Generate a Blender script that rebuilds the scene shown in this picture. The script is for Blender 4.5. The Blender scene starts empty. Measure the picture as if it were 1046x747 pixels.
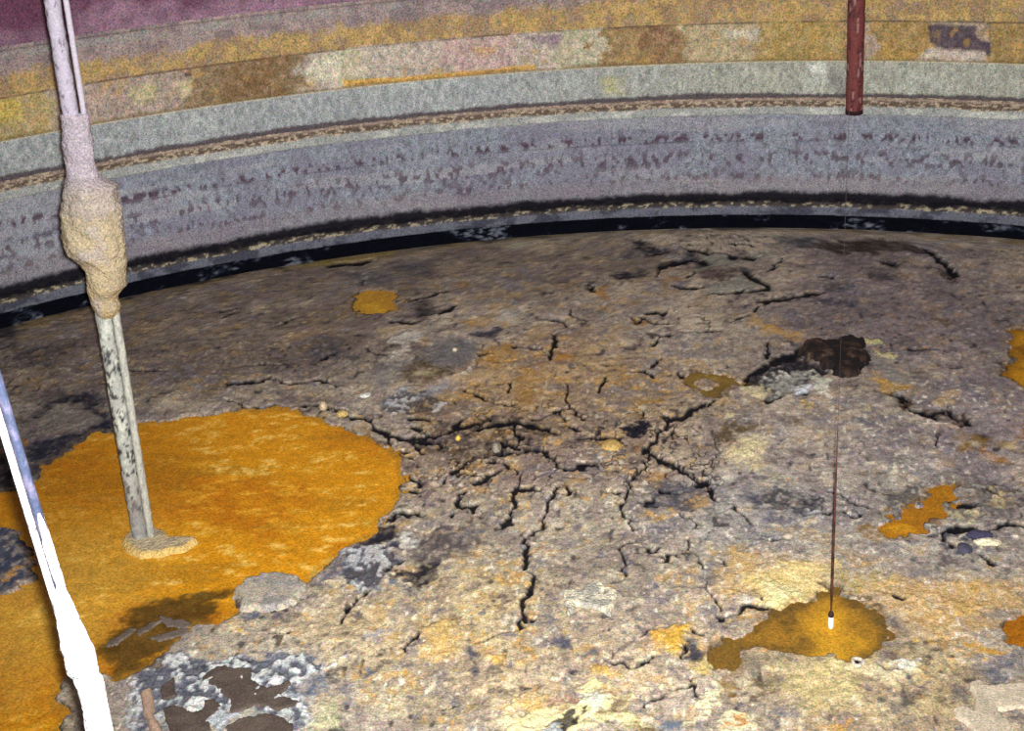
import bpy, bmesh, math, random
import numpy as np
from mathutils import Matrix, Vector

# ---------------------------------------------------------------- camera, light
R = 11.43                                   # tank radius, metres
CAMP = np.array([0.0, -6.9005, 6.0604])
YAW, PITCH, ROLL, FPX = -0.13395, 0.40472, -0.06070, 1548.1
F_ = np.array([math.sin(YAW)*math.cos(PITCH), math.cos(YAW)*math.cos(PITCH), -math.sin(PITCH)])
r0 = np.array([math.cos(YAW), -math.sin(YAW), 0.0]); u0 = np.cross(r0, F_)
R_ = math.cos(ROLL)*r0 + math.sin(ROLL)*u0
U_ = -math.sin(ROLL)*r0 + math.cos(ROLL)*u0
sc = bpy.context.scene
COL = sc.collection
cd = bpy.data.cameras.new('camera'); cam = bpy.data.objects.new('camera', cd); COL.objects.link(cam)
cd.sensor_width = 36.0; cd.lens = FPX/1046*36.0; cd.clip_start = 0.05; cd.clip_end = 200
m = Matrix.Identity(4)
for i in range(3):
    m[i][0], m[i][1], m[i][2], m[i][3] = R_[i], U_[i], -F_[i], CAMP[i]
cam.matrix_world = m
sc.camera = cam
w = bpy.data.worlds.new('world'); sc.world = w; w.use_nodes = True
w.node_tree.nodes['Background'].inputs[0].default_value = (0.02, 0.02, 0.025, 1)
w.node_tree.nodes['Background'].inputs[1].default_value = 0.5
def spot(name, loc, target, power, size, angle, blend, col):
    l = bpy.data.lights.new(name, 'SPOT'); l.energy = power; l.shadow_soft_size = size
    l.spot_size = math.radians(angle); l.spot_blend = blend; l.color = col
    o = bpy.data.objects.new(name, l); COL.objects.link(o); o.location = loc
    o.rotation_euler = (Vector(target)-Vector(loc)).to_track_quat('-Z', 'Y').to_euler()
    return o
# the flood lamp lowered through the riser together with the camera, a hand's breadth to its right
LP = CAMP + 0.06*R_ + 0.03*U_
spot('inspection_flood', LP, (-1.6, 10.0, 1.0), 13000, 0.04, 78, 1.0, (1.0, 0.995, 0.965))
sc.view_settings.view_transform = 'Standard'; sc.view_settings.look = 'None'
sc.view_settings.gamma = 1.0; sc.view_settings.use_curve_mapping = False
sc.view_settings.exposure = 0.0

# ---------------------------------------------------------------- helpers
def ray(px, py): return (px-523)/FPX*R_ - (py-373.5)/FPX*U_ + F_
def fl(px, py, z=0.0):
    q = ray(px, py); t = (z-CAMP[2])/q[2]; return CAMP + t*q
def wl(px, py, rad=R):                       # pixel -> (arc length, height) on the round wall
    q = ray(px, py); a = q[0]**2+q[1]**2; b = 2*(CAMP[0]*q[0]+CAMP[1]*q[1]); c = CAMP[0]**2+CAMP[1]**2-rad*rad
    t = (-b+math.sqrt(b*b-4*a*c))/(2*a); P = CAMP+t*q
    return np.array([R*math.atan2(P[0], P[1]), P[2]])
def at_depth(px, py, d): return CAMP + d*ray(px, py)
def pxof(P):
    v = np.asarray(P)-CAMP; k = v@F_
    return 523+FPX*(v@R_)/k, 373.5-FPX*(v@U_)/k, k
def s2l(c):
    c = np.asarray(c, float)/255.0
    return np.where(c <= 0.04045, c/12.92, ((c+0.055)/1.055)**2.4)
def K(*c): return s2l(c)

def hsh(ix, iy, seed):
    h = (ix.astype(np.int64)*374761393 + iy.astype(np.int64)*668265263 + seed*974634777) & 0xFFFFFFFF
    h = ((h ^ (h >> 13))*1274126177) & 0xFFFFFFFF
    h = h ^ (h >> 16)
    return (h & 0xFFFF).astype(np.float32)/65535.0
def vn(x, y, seed=0):
    x = np.asarray(x, np.float32); y = np.asarray(y, np.float32)
    fx = np.floor(x); fy = np.floor(y); ix = fx.astype(np.int32); iy = fy.astype(np.int32)
    tx = x-fx; ty = y-fy; tx = tx*tx*(3-2*tx); ty = ty*ty*(3-2*ty)
    a = hsh(ix, iy, seed); b = hsh(ix+1, iy, seed); c = hsh(ix, iy+1, seed); d = hsh(ix+1, iy+1, seed)
    return (a+(b-a)*tx)*(1-ty) + (c+(d-c)*tx)*ty
def fbm(x, y, scale, seed=0, octv=4, gain=0.5):
    """noise of about [0,1]; scale = size of the largest feature in metres"""
    s = 0.0; amp = 1.0; tot = 0.0; f = 1.0/scale
    for o in range(octv):
        c, sn = math.cos(0.6*o+seed), math.sin(0.6*o+seed)
        s = s + amp*vn((x*c-y*sn)*f+17.3*o, (x*sn+y*c)*f-9.1*o, seed*13+o); tot += amp; amp *= gain; f *= 2.03
    return s/tot
def sst(a, b, x): 
    t = np.clip((x-a)/(b-a), 0, 1); return t*t*(3-2*t)
def mixc(C, c, m): return C + (np.asarray(c)-C)*m[..., None]

def seg_d(x, y, a, b):
    dx, dy = b[0]-a[0], b[1]-a[1]; L = dx*dx+dy*dy+1e-12
    t = np.clip(((x-a[0])*dx+(y-a[1])*dy)/L, 0, 1)
    return np.hypot(x-a[0]-t*dx, y-a[1]-t*dy)
def poly_sd(x, y, P):                        # signed distance, positive inside
    n = len(P); d = np.full(x.shape, 1e9); ins = np.zeros(x.shape, bool)
    for i in range(n):
        a, b = P[i], P[(i+1) % n]
        d = np.minimum(d, seg_d(x, y, a, b))
        if a[1] != b[1]:
            c = ((a[1] > y) != (b[1] > y)) & (x < (b[0]-a[0])*(y-a[1])/(b[1]-a[1])+a[0])
            ins ^= c
    return np.where(ins, d, -d)

def mesh_grid(name, V, C, mat, parent=None, closed_u=False, keep=None, smooth=True, sharp=None):
    """V (rows, cols, 3) vertices, C (rows, cols, 3) linear colour -> one mesh object"""
    nr, nc = V.shape[:2]
    idx = np.arange(nr*nc).reshape(nr, nc)
    if closed_u: idx = np.concatenate([idx, idx[:, :1]], 1)
    q = np.stack([idx[:-1, :-1], idx[:-1, 1:], idx[1:, 1:], idx[1:, :-1]], -1)
    if keep is not None: q = q[keep]
    q = q.reshape(-1, 4)
    V2 = V.reshape(-1, 3); C2 = C.reshape(-1, 3)
    if keep is not None:
        used = np.unique(q); rm = np.zeros(nr*nc, np.int64); rm[used] = np.arange(len(used))
        q = rm[q]; V2 = V2[used]; C2 = C2[used]
    return mesh_raw(name, V2, q, C2, mat, parent, smooth)
def mesh_raw(name, V, Q, C, mat, parent=None, smooth=True):
    me = bpy.data.meshes.new(name); n = len(Q); k = Q.shape[1]
    me.vertices.add(len(V)); me.vertices.foreach_set('co', np.ascontiguousarray(V, np.float32).ravel())
    me.loops.add(n*k); me.loops.foreach_set('vertex_index', np.ascontiguousarray(Q, np.int32).ravel())
    me.polygons.add(n); me.polygons.foreach_set('loop_start', np.arange(0, n*k, k, dtype=np.int32))
    me.polygons.foreach_set('use_smooth', np.full(n, smooth, bool))
    me.update(calc_edges=True)
    at = me.color_attributes.new('tint', 'FLOAT_COLOR', 'POINT')
    rgba = np.ones((len(V), 4), np.float32); rgba[:, :3] = np.clip(C, 0, 1); at.data.foreach_set('color', rgba.ravel())
    me.materials.append(mat); me.validate()
    o = bpy.data.objects.new(name, me); COL.objects.link(o)
    if parent is not None: o.parent = parent
    return o
def empty(name, loc=(0, 0, 0)):
    o = bpy.data.objects.new(name, None); COL.objects.link(o); o.location = loc; return o
def tag(o, label, cat, group=None):
    o['label'] = label; o['category'] = cat
    if group: o['group'] = group
    return o
def at_parent(o, parent):                    # parent without moving
    bpy.context.view_layer.update()
    o.parent = parent; o.matrix_parent_inverse = Matrix.Translation(parent.location).inverted(); return o

def vmat(name, rough=0.9, spec=0.25, nscale=70.0, namt=0.35, chroma=0.25, bump=0.3, bscale=45.0, metallic=0.0, bdist=0.01):
    """traced tint times fine procedural grain, with procedural bump"""
    mt = bpy.data.materials.new(name); mt.use_nodes = True; nt = mt.node_tree; N = nt.nodes; L = nt.links
    b = N['Principled BSDF']; b.inputs['Roughness'].default_value = rough
    b.inputs['Specular IOR Level'].default_value = spec; b.inputs['Metallic'].default_value = metallic
    a = N.new('ShaderNodeVertexColor'); a.layer_name = 'tint'
    tc = N.new('ShaderNodeNewGeometry')
    n1 = N.new('ShaderNodeTexNoise'); n1.inputs['Scale'].default_value = nscale; n1.inputs['Detail'].default_value = 3
    n1.inputs['Roughness'].default_value = 0.7
    L.new(tc.outputs['Position'], n1.inputs['Vector'])
    hs = N.new('ShaderNodeSeparateColor'); L.new(n1.outputs['Color'], hs.inputs[0])
    # per-channel grain: 1 + namt*(fac-.5)*2 + chroma*(c-.5)*2
    comb = N.new('ShaderNodeCombineColor')
    for ch in range(3):
        m1 = N.new('ShaderNodeMath'); m1.operation = 'MULTIPLY_ADD'
        L.new(n1.outputs['Fac'], m1.inputs[0]); m1.inputs[1].default_value = 4*namt; m1.inputs[2].default_value = 1-2*namt-2*chroma
        m2 = N.new('ShaderNodeMath'); m2.operation = 'MULTIPLY_ADD'; m2.use_clamp = False
        L.new(hs.outputs[ch], m2.inputs[0]); m2.inputs[1].default_value = 4*chroma; L.new(m1.outputs[0], m2.inputs[2])
        m3 = N.new('ShaderNodeMath'); m3.operation = 'MAXIMUM'; L.new(m2.outputs[0], m3.inputs[0]); m3.inputs[1].default_value = 0.08
        L.new(m3.outputs[0], comb.inputs[ch])
    mx = N.new('ShaderNodeMix'); mx.data_type = 'RGBA'; mx.blend_type = 'MULTIPLY'; mx.inputs['Factor'].default_value = 1.0
    L.new(a.outputs['Color'], mx.inputs['A']); L.new(comb.outputs[0], mx.inputs['B'])
    L.new(mx.outputs['Result'], b.inputs['Base Color'])
    n2 = N.new('ShaderNodeTexNoise'); n2.inputs['Scale'].default_value = bscale; n2.inputs['Detail'].default_value = 4
    L.new(tc.outputs['Position'], n2.inputs['Vector'])
    bp = N.new('ShaderNodeBump'); bp.inputs['Strength'].default_value = bump; bp.inputs['Distance'].default_value = bdist
    L.new(n2.outputs['Fac'], bp.inputs['Height']); L.new(bp.outputs['Normal'], b.inputs['Normal'])
    return mt
M_CRUST = vmat('waste_crust', 0.95, 0.08, 75, 0.62, 0.40, 0.6, 45)
M_STEEL = vmat('pitted_steel', 0.9, 0.12, 62, 0.70, 0.30, 0.4, 50)
M_CONC = vmat('stained_concrete', 0.95, 0.2, 50, 0.6, 0.42, 0.4, 40)
M_TAR = vmat('tar', 0.85, 0.05, 50, 0.5, 0.3, 0.6, 30)
M_POOL = vmat('yellow_liquid', 0.6, 0.2, 55, 0.5, 0.18, 0.2, 30)
M_SALT = vmat('salt_crust', 0.95, 0.2, 70, 0.5, 0.2, 1.0, 45, bdist=.02)
M_PIPE = vmat('crusted_pipe', 0.8, 0.3, 70, 0.25, 0.12, 0.5, 60)
M_RUST = vmat('rusted_pipe', 0.75, 0.35, 60, 0.45, 0.12, 0.6, 60)
M_MUD = vmat('dark_mud', 0.85, 0.25, 80, 0.5, 0.25, 0.5, 60)
M_BOB = vmat('bright_steel', 0.3, 0.6, 60, 0.05, 0.0, 0.0, 60, metallic=0.15)

# ---------------------------------------------------------------- traced features (photo pixels, from 5.225x crops)
Z5 = 5.225
def T(ox, oy, pts, z=Z5): return [(ox+x/z, oy+y/z) for x, y in pts]
POOL = [(-160, 520), (-60, 505), (0, 503), (12, 500), (28, 498), (34, 493), (44, 485.5), (42, 478), (67, 464), (77, 453), (96, 441.5), (117, 441.5), (142, 433),
        (180, 427.5), (203, 424), (220, 421.7), (250, 417), (262, 420), (283, 416), (306, 420), (327, 429), (354, 437), (377, 446.5),
        (396, 459), (408, 467.6), (410, 489), (408, 504), (402, 517), (386, 529), (388, 540), (361, 555), (348, 565), (317, 586),
        (311, 601), (305, 593), (294, 590), (256, 591), (241, 606), (244, 622), (235, 630), (217, 639.5), (200, 634), (189, 647),
        (164, 671), (140, 686), (115, 692), (98, 690), (63, 690), (57, 704), (52, 714), (70, 728), (58, 745), (40, 790), (-160, 800)]
ISLAND = [(-30, 540), (0, 537), (14, 545), (36, 566), (38, 574), (29, 596), (10, 605), (-30, 612)]
BOBPOOL = [(791, 624), (806, 619), (830, 611), (853, 601), (877, 611), (900, 631), (910, 648), (900, 664), (877, 671), (843, 672.6), (806, 664),
           (783, 661), (760, 657.6), (754, 670), (746, 684), (726, 684), (724.4, 671), (739.5, 654), (773, 637.5)]
SMALLPOOL = [(384+22*math.cos(a), 308+13*math.sin(a)) for a in np.linspace(0, 2*math.pi, 18)[:-1]]
MIDPOOL = T(846, 480, [(630, 60), (700, 100), (690, 150), (640, 180), (620, 260), (540, 250), (480, 270), (515, 335), (340, 345), (262, 292), (300, 268), (400, 210), (510, 190), (560, 110)])
EDGEPOOL = T(846, 604, [(930, 200), (960, 155), (1045, 142), (1160, 150), (1180, 330), (1045, 322), (990, 300), (950, 240)])
FARPOOL = T(846, 360, [(980, -120), (1100, -130), (1130, 190), (1045, 200), (990, 160), (945, 120), (960, 70), (990, 40), (960, -60)])
RINGPOOL = T(580, 370, [(650, 65), (740, 52), (840, 68), (925, 108), (850, 140), (790, 175), (730, 182), (700, 150), (640, 120)])
RINGISL = T(580, 370, [(690, 90), (760, 80), (815, 105), (780, 140), (720, 145), (680, 120)])
POOLS = [POOL, BOBPOOL, SMALLPOOL, MIDPOOL, EDGEPOOL, FARPOOL, RINGPOOL]

CR = []                                       # cracks: (pixel polyline, width px)
def ck(ox, oy, *items):
    for wdt, pts in items: CR.append((T(ox, oy, pts), wdt))
ck(220, 370, (3.5, [(60, 122), (140, 112), (240, 102), (295, 80), (340, 98), (400, 112), (480, 100), (540, 88), (605, 102), (640, 128)]),
   (3.5, [(75, 205), (120, 215), (160, 240), (230, 255), (320, 228), (400, 240), (480, 228), (545, 222)]),
   (5, [(590, 235), (680, 258), (730, 290), (800, 300), (850, 345)]), (7, [(850, 345), (900, 370), (940, 400), (1040, 405)]),
   (4.5, [(940, 400), (915, 440), (950, 478), (1000, 480)]))
ck(400, 370, (6, [(0, 400), (80, 410), (130, 410), (230, 420)]), (6, [(110, 410), (130, 450), (165, 485)]), (5, [(130, 410), (260, 380), (320, 350), (380, 300)]),
   (4, [(380, 340), (450, 325)]), (4, [(330, 345), (380, 330)]), (6, [(130, 290), (185, 295)]), (5, [(115, 345), (150, 355)]), (4, [(120, 390), (190, 385), (260, 390), (300, 370)]),
   (4, [(250, 430), (285, 440)]), (3.5, [(390, 135), (460, 170), (540, 210), (560, 215), (645, 230)]), (4, [(620, 105), (620, 155)]), (3, [(340, 190), (342, 220)]),
   (4, [(920, 115), (940, 165), (942, 235)]), (4, [(942, 240), (890, 255), (820, 285), (750, 300)]), (6, [(470, 355), (560, 330), (650, 315), (700, 325), (760, 335)]),
   (5, [(650, 315), (660, 380), (690, 410)]), (5, [(700, 325), (740, 345), (830, 350), (870, 380)]), (4, [(700, 400), (660, 445)]), (3, [(500, 290), (520, 320)]),
   (5, [(540, 450), (570, 430), (620, 435)]), (8, [(550, 490), (590, 495)]), (5, [(590, 440), (595, 480)]), (5, [(620, 480), (660, 490)]),
   (5, [(660, 450), (720, 460), (780, 470), (835, 485), (850, 510), (880, 555), (930, 580), (980, 575), (1040, 550)]), (8, [(720, 480), (770, 480)]),
   (4, [(430, 505), (390, 535), (350, 570), (320, 600)]), (3, [(450, 510), (540, 525)]), (5, [(460, 640), (520, 615), (570, 590)]), (3, [(290, 610), (250, 670)]),
   (3, [(400, 675), (340, 740)]), (4, [(690, 610), (690, 645), (650, 690), (720, 690), (790, 680)]), (3, [(750, 635), (830, 590)]), (4.5, [(890, 675), (850, 740)]),
   (3, [(905, 660), (960, 705)]), (4, [(990, 240), (985, 280), (1020, 300)]), (3, [(910, 255), (915, 310)]), (3, [(920, 335), (1000, 360)]),
   (5, [(60, 590), (100, 620), (155, 640), (140, 660)]), (4, [(80, 690), (150, 690)]), (3, [(60, 510), (120, 520)]), (3, [(150, 550), (110, 540)]),
   (4, [(520, 540), (600, 550), (660, 580), (660, 610)]), (3, [(420, 590), (450, 610)]), (3, [(360, 600), (440, 590)]))
ck(580, 370, (4, [(40, 250), (70, 290), (130, 310)]), (4, [(0, 340), (60, 360)]), (5, [(60, 400), (130, 402), (200, 405)]), (4, [(200, 405), (280, 405), (310, 440)]),
   (6, [(10, 580), (70, 550), (120, 545)]), (3, [(440, 25), (480, 0)]), (2.5, [(330, 45), (400, 40), (440, 60), (465, 85)]), (4, [(200, 70), (170, 120), (165, 160)]),
   (4, [(590, 55), (640, 95)]), (6, [(720, 210), (650, 270), (600, 295), (540, 310), (520, 350), (490, 375), (470, 420), (430, 450), (400, 485)]), (3, [(550, 370), (560, 415)]),
   (6.5, [(430, 470), (480, 510), (540, 540), (620, 580)]), (4, [(430, 500), (410, 550), (360, 600), (330, 650), (300, 740)]), (4, [(620, 580), (700, 640), (760, 670), (790, 730)]),
   (4, [(720, 640), (770, 640)]), (3, [(470, 670), (560, 690), (640, 680)]), (2.5, [(770, 555), (800, 480), (790, 400)]), (4, [(780, 200), (720, 240)]), (6, [(400, 740), (440, 710)]),
   (3, [(510, 280), (540, 310)]), (3, [(410, 260), (385, 285)]))
ck(350, 500, (4, [(245, 150), (290, 115), (340, 130), (380, 120), (410, 140)]), (4, [(210, 185), (280, 140)]), (6, [(600, 60), (640, 90), (700, 90), (690, 130)]), (4, [(600, 60), (650, 5)]),
   (3, [(740, 110), (760, 160)]), (3, [(610, 115), (580, 145)]), (4, [(920, 10), (910, 60), (930, 70), (890, 140), (890, 170), (830, 190)]), (3, [(920, 10), (970, 15), (1040, 10)]),
   (3, [(1040, 215), (1000, 225)]), (7, [(970, 235), (990, 250), (970, 280), (990, 300), (970, 330), (990, 360), (975, 420)]), (6, [(1000, 440), (1025, 460), (1010, 520), (1000, 530)]),
   (7, [(1010, 530), (960, 580), (965, 640), (950, 690), (945, 720)]), (5, [(970, 680), (1000, 690)]), (4, [(130, 545), (90, 585), (30, 620), (10, 660)]),
   (3, [(345, 10), (400, 10)]), (4, [(250, 410), (300, 390)]))
ck(500, 500, (4.5, [(360, 5), (325, 70), (310, 110), (285, 160), (290, 200), (220, 225)]), (3, [(400, 0), (435, 35)]), (4, [(720, 40), (705, 100), (740, 160), (770, 200)]),
   (4, [(770, 270), (700, 310), (705, 340), (725, 370), (715, 420), (735, 460)]), (4, [(835, 300), (880, 320), (910, 310)]), (3, [(870, 340), (920, 350)]), (4, [(910, 380), (960, 350), (1000, 350)]),
   (3, [(640, 5), (750, 15)]))
ck(600, 230, (4, [(390, 210), (370, 270)]), (6, [(390, 210), (480, 195), (560, 180), (620, 185), (640, 200)]), (3, [(530, 120), (620, 140), (700, 135), (770, 150)]), (6, [(770, 160), (860, 165)]),
   (4, [(540, 270), (580, 240)]), (4, [(680, 355), (780, 358), (860, 345)]), (5, [(840, 240), (870, 265), (940, 300), (970, 325)]), (4, [(920, 405), (1040, 390)]), (4, [(0, 340), (30, 350)]),
   (3, [(240, 475), (270, 520), (310, 485), (350, 520), (430, 520)]), (4, [(330, 460), (400, 460), (410, 480)]), (4, [(320, 565), (400, 590), (430, 580)]), (3, [(400, 590), (350, 640)]),
   (4, [(380, 710), (350, 745)]), (3, [(500, 570), (600, 570), (710, 565)]), (2.5, [(580, 490), (660, 515)]), (3, [(850, 480), (760, 520)]), (4, [(910, 430), (890, 460)]),
   (4, [(950, 620), (965, 680), (950, 720)]), (3, [(770, 95), (850, 95), (890, 110)]), (4, [(470, 310), (540, 325), (610, 320)]), (4, [(860, 345), (960, 335)]))
ck(780, 230, (4.5, [(0, 405), (120, 385), (240, 365), (300, 355)]), (4, [(30, 240), (100, 170)]), (3, [(780, 660), (850, 655), (930, 660)]), (7, [(860, 120), (960, 200), (1030, 270)]),
   (4, [(640, 190), (700, 205)]), (4, [(320, 270), (350, 275)]))
ck(700, 320, (4, [(430, 150), (440, 240)]), (8, [(315, 380), (340, 330), (400, 300), (500, 245), (600, 220), (640, 190), (700, 175)]), (4, [(440, 470), (500, 440)]), (3, [(600, 440), (640, 430)]))
ck(846, 360, (3, [(260, 208), (330, 212), (390, 232), (420, 280), (460, 315), (520, 335), (590, 325), (640, 315)]), (3.5, [(640, 315), (680, 350), (720, 365), (780, 385)]), (4, [(400, 230), (440, 270)]), (5, [(500, 325), (560, 345)]), (3, [(555, 430), (585, 490)]), (4, [(700, 400), (760, 350)]))
ck(846, 480, (3, [(0, 120), (60, 115), (100, 155), (170, 190), (230, 195)]), (5, [(0, 220), (60, 215), (170, 240)]), (5, [(590, 350), (650, 320), (770, 310), (830, 310), (940, 285), (1040, 290)]),
   (4, [(600, 355), (680, 420)]), (4, [(820, 450), (870, 490)]), (3.5, [(850, 100), (940, 150)]), (5, [(690, 190), (790, 185)]), (4, [(270, 650), (390, 680)]), (3, [(1000, 80), (1045, 110)]),
   (3, [(330, 240), (400, 310)]))
ck(680, 604, (5, [(270, 150), (340, 120), (430, 85), (560, 90), (600, 105)]), (4, [(20, 520), (110, 500), (130, 470), (175, 555)]), (2.5, [(220, 0), (300, 95)]), (2.5, [(480, 0), (510, 50)]),
   (3, [(360, 330), (400, 360)]), (4, [(540, 295), (620, 320), (720, 330)]), (3, [(120, 190), (180, 235)]))
ck(660, 480, (2.5, [(200, 220), (290, 310)]), (3, [(215, 350), (220, 420), (290, 480), (310, 520)]), (2.5, [(300, 570), (320, 640), (400, 740)]), (6, [(330, 100), (370, 150)]),
   (4, [(450, 170), (520, 230), (565, 290)]), (2.5, [(390, 470), (440, 500)]), (2, [(610, 365), (760, 370)]), (4, [(830, 240), (950, 235)]), (5, [(830, 150), (890, 160)]), (5, [(280, 60), (340, 60)]))
ck(500, 604, (2.5, [(580, 390), (670, 320)]), (5, [(680, 360), (740, 375), (770, 390), (850, 380), (890, 330)]), (4, [(800, 240), (850, 195), (940, 185)]), (5, [(820, 620), (850, 580), (900, 560), (920, 535)]),
   (4, [(960, 525), (1040, 510)]), (3, [(160, 180), (100, 210), (0, 240)]), (4, [(1020, 340), (1045, 290)]))
ck(320, 604, (4, [(300, 0), (250, 40), (180, 80), (160, 130), (130, 180)]), (4, [(560, 205), (540, 250), (480, 310)]), (3, [(1030, 210), (960, 240), (880, 265)]), (3, [(640, 150), (610, 180)]))
ck(140, 604, (4, [(380, 385), (540, 370), (600, 380)]), (3, [(700, 230), (820, 230)]), (3, [(850, 65), (930, 30)]), (4, [(300, 690), (305, 745)]))
ck(0, 300, (3, [(690, 410), (770, 405), (880, 415)]), (3, [(0, 285), (35, 280)]))
ck(200, 250, (4, [(140, 350), (210, 340)]), (4, [(150, 380), (190, 365)]), (2.5, [(450, 425), (520, 395)]), (2.5, [(240, 655), (340, 640), (440, 645)]), (3.5, [(910, 540), (950, 575), (1040, 580)]),
   (3, [(900, 140), (890, 220)]), (5, [(700, 110), (900, 90)]), (3, [(660, 615), (740, 570)]))
ck(420, 230, (5, [(940, 320), (970, 345)]), (3.5, [(850, 440), (860, 480), (920, 510)]), (3.5, [(740, 500), (800, 510), (830, 535), (810, 545)]), (5, [(760, 570), (770, 630), (750, 690), (735, 720)]),
   (2.5, [(545, 650), (690, 660)]), (3, [(370, 685), (430, 685)]), (6, [(160, 460), (220, 430)]), (4, [(0, 400), (110, 370), (190, 350)]), (4, [(710, 680), (740, 700)]))
ck(380, 300, (4, [(0, 310), (120, 320)]), (5, [(370, 90), (430, 75)]), (4, [(110, 140), (250, 140)]))

# coloured stains: (polygon px, colour, opacity, edge softness m, mottling 0..1)
ST = []
def st(ox, oy, *items):
    for col, op, soft, mot, pts in items: ST.append((T(ox, oy, pts), K(*col), op, soft, mot))
NAVY = (38, 38, 52); TARC = (30, 28, 36); WHT = (218, 214, 205); CREAM = (222, 208, 160)
st(400, 370, (TARC, .6, .10, .8, [(120, 380), (300, 330), (400, 300), (660, 290), (800, 320), (860, 380), (700, 440), (600, 500), (400, 540), (300, 480), (150, 480)]),
   (NAVY, .7, .05, .5, [(200, 310), (300, 305), (280, 330), (220, 335)]))
st(580, 370, ((28, 28, 42), .97, .03, .25, [(385, 280), (440, 320), (400, 395), (330, 370), (325, 345)]), (NAVY, .8, .05, .6, [(120, 545), (70, 545), (60, 580), (130, 570)]),
   ((60, 58, 62), .6, .05, .7, [(180, 530), (220, 530), (220, 590), (150, 580)]), ((196, 158, 60), .8, .03, .3, [(195, 430), (240, 410), (280, 430), (260, 465), (210, 455)]),
   ((180, 130, 55), .6, .08, .5, [(360, 430), (420, 440), (380, 470)]), ((185, 140, 60), .6, .10, .6, [(370, 200), (540, 190), (520, 230), (380, 240)]),
   ((190, 140, 60), .6, .10, .6, [(420, 560), (540, 600), (460, 660), (410, 620)]), ((92, 76, 48), .7, .12, .6, [(820, 320), (950, 320), (1000, 350), (880, 400), (800, 460), (790, 400)]),
   ((100, 80, 40), .7, .06, .5, [(790, 200), (870, 160), (920, 130), (840, 240), (800, 250)]),
   (CREAM, .75, .06, .75, [(840, 450), (950, 430), (1045, 440), (1045, 590), (960, 540), (880, 530)]), (CREAM, .8, .04, .4, [(850, 260), (890, 270), (890, 310), (840, 300)]))
st(350, 500, ((88, 80, 82), .9, .08, .4, [(380, 240), (700, 190), (725, 260), (650, 380), (420, 420), (300, 310)]), ((34, 32, 42), .97, .05, .3, [(210, 190), (280, 195), (290, 240), (300, 310), (250, 320), (190, 290), (150, 300), (20, 320), (60, 285), (170, 240)]),
   ((36, 35, 46), .96, .05, .3, [(250, 430), (380, 430), (510, 400), (500, 490), (360, 525), (280, 470)]), ((100, 108, 126), .8, .08, .6, [(0, 340), (140, 340), (240, 430), (340, 530), (150, 545), (0, 470)]),
   (WHT, .8, .05, .6, [(270, 270), (370, 240), (380, 290), (300, 300)]), (WHT, .6, .06, .8, [(0, 510), (150, 480), (170, 510), (20, 540)]), ((110, 112, 118), .7, .06, .4, [(640, 220), (730, 200), (720, 250), (650, 260)]))
st(500, 500, ((30, 28, 36), .95, .04, .2, [(800, 70), (850, 30), (900, 95), (830, 105)]), ((88, 88, 106), .7, .06, .5, [(430, 170), (500, 165), (490, 200), (450, 205)]), ((88, 88, 108), .8, .06, .5, [(860, 190), (1000, 170), (980, 200), (870, 210)]),
   ((205, 160, 75), .7, .06, .6, [(830, 120), (1045, 110), (1045, 135), (850, 145)]), ((62, 60, 70), .7, .05, .7, [(940, 50), (1010, 40), (1010, 80), (960, 80)]), ((85, 84, 100), .7, .05, .6, [(710, 360), (760, 350), (740, 440), (700, 420)]))
st(600, 230, ((30, 30, 42), .95, .10, .35, [(245, 85), (330, 90), (440, 130), (370, 165), (330, 175), (310, 140), (250, 110)]), ((78, 76, 82), .8, .12, .3, [(200, 150), (250, 110), (310, 130), (260, 180), (180, 185)]),
   ((32, 32, 44), .93, .10, .4, [(90, 265), (160, 250), (220, 250), (320, 225), (310, 270), (190, 295), (130, 285)]), ((40, 42, 54), .85, .10, .5, [(530, 120), (600, 160), (645, 195), (620, 215), (550, 180), (480, 210)]),
   ((132, 132, 122), .95, .06, .25, [(600, 150), (640, 135), (760, 150), (790, 190), (760, 215), (700, 200), (640, 220), (590, 260), (560, 270), (600, 220), (645, 200)]), ((136, 136, 126), .95, .06, .25, [(630, 310), (720, 305), (780, 270), (860, 280), (960, 325), (860, 335), (800, 350), (680, 352)]),
   ((86, 72, 72), .85, .08, .3, [(610, 240), (700, 220), (790, 230), (770, 280), (700, 290), (600, 270)]), ((40, 40, 50), .85, .10, .5, [(810, 130), (870, 140), (870, 175), (770, 170)]), ((36, 36, 46), .9, .06, .3, [(810, 250), (840, 225), (865, 260)]),
   ((140, 138, 130), .8, .08, .5, [(860, 120), (1000, 130), (940, 180), (800, 210), (880, 170)]), ((160, 120, 60), .7, .14, .6, [(400, 270), (520, 270), (470, 300), (420, 320)]), ((170, 135, 75), .7, .14, .6, [(600, 400), (640, 360), (660, 400), (600, 430)]),
   ((165, 120, 60), .7, .1, .6, [(50, 340), (110, 340), (130, 390), (80, 400)]), ((175, 130, 65), .7, .08, .5, [(240, 490), (330, 500), (320, 535), (240, 520)]), ((190, 155, 90), .75, .10, .5, [(860, 470), (900, 500), (1045, 590), (960, 590), (880, 530)]))
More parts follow.
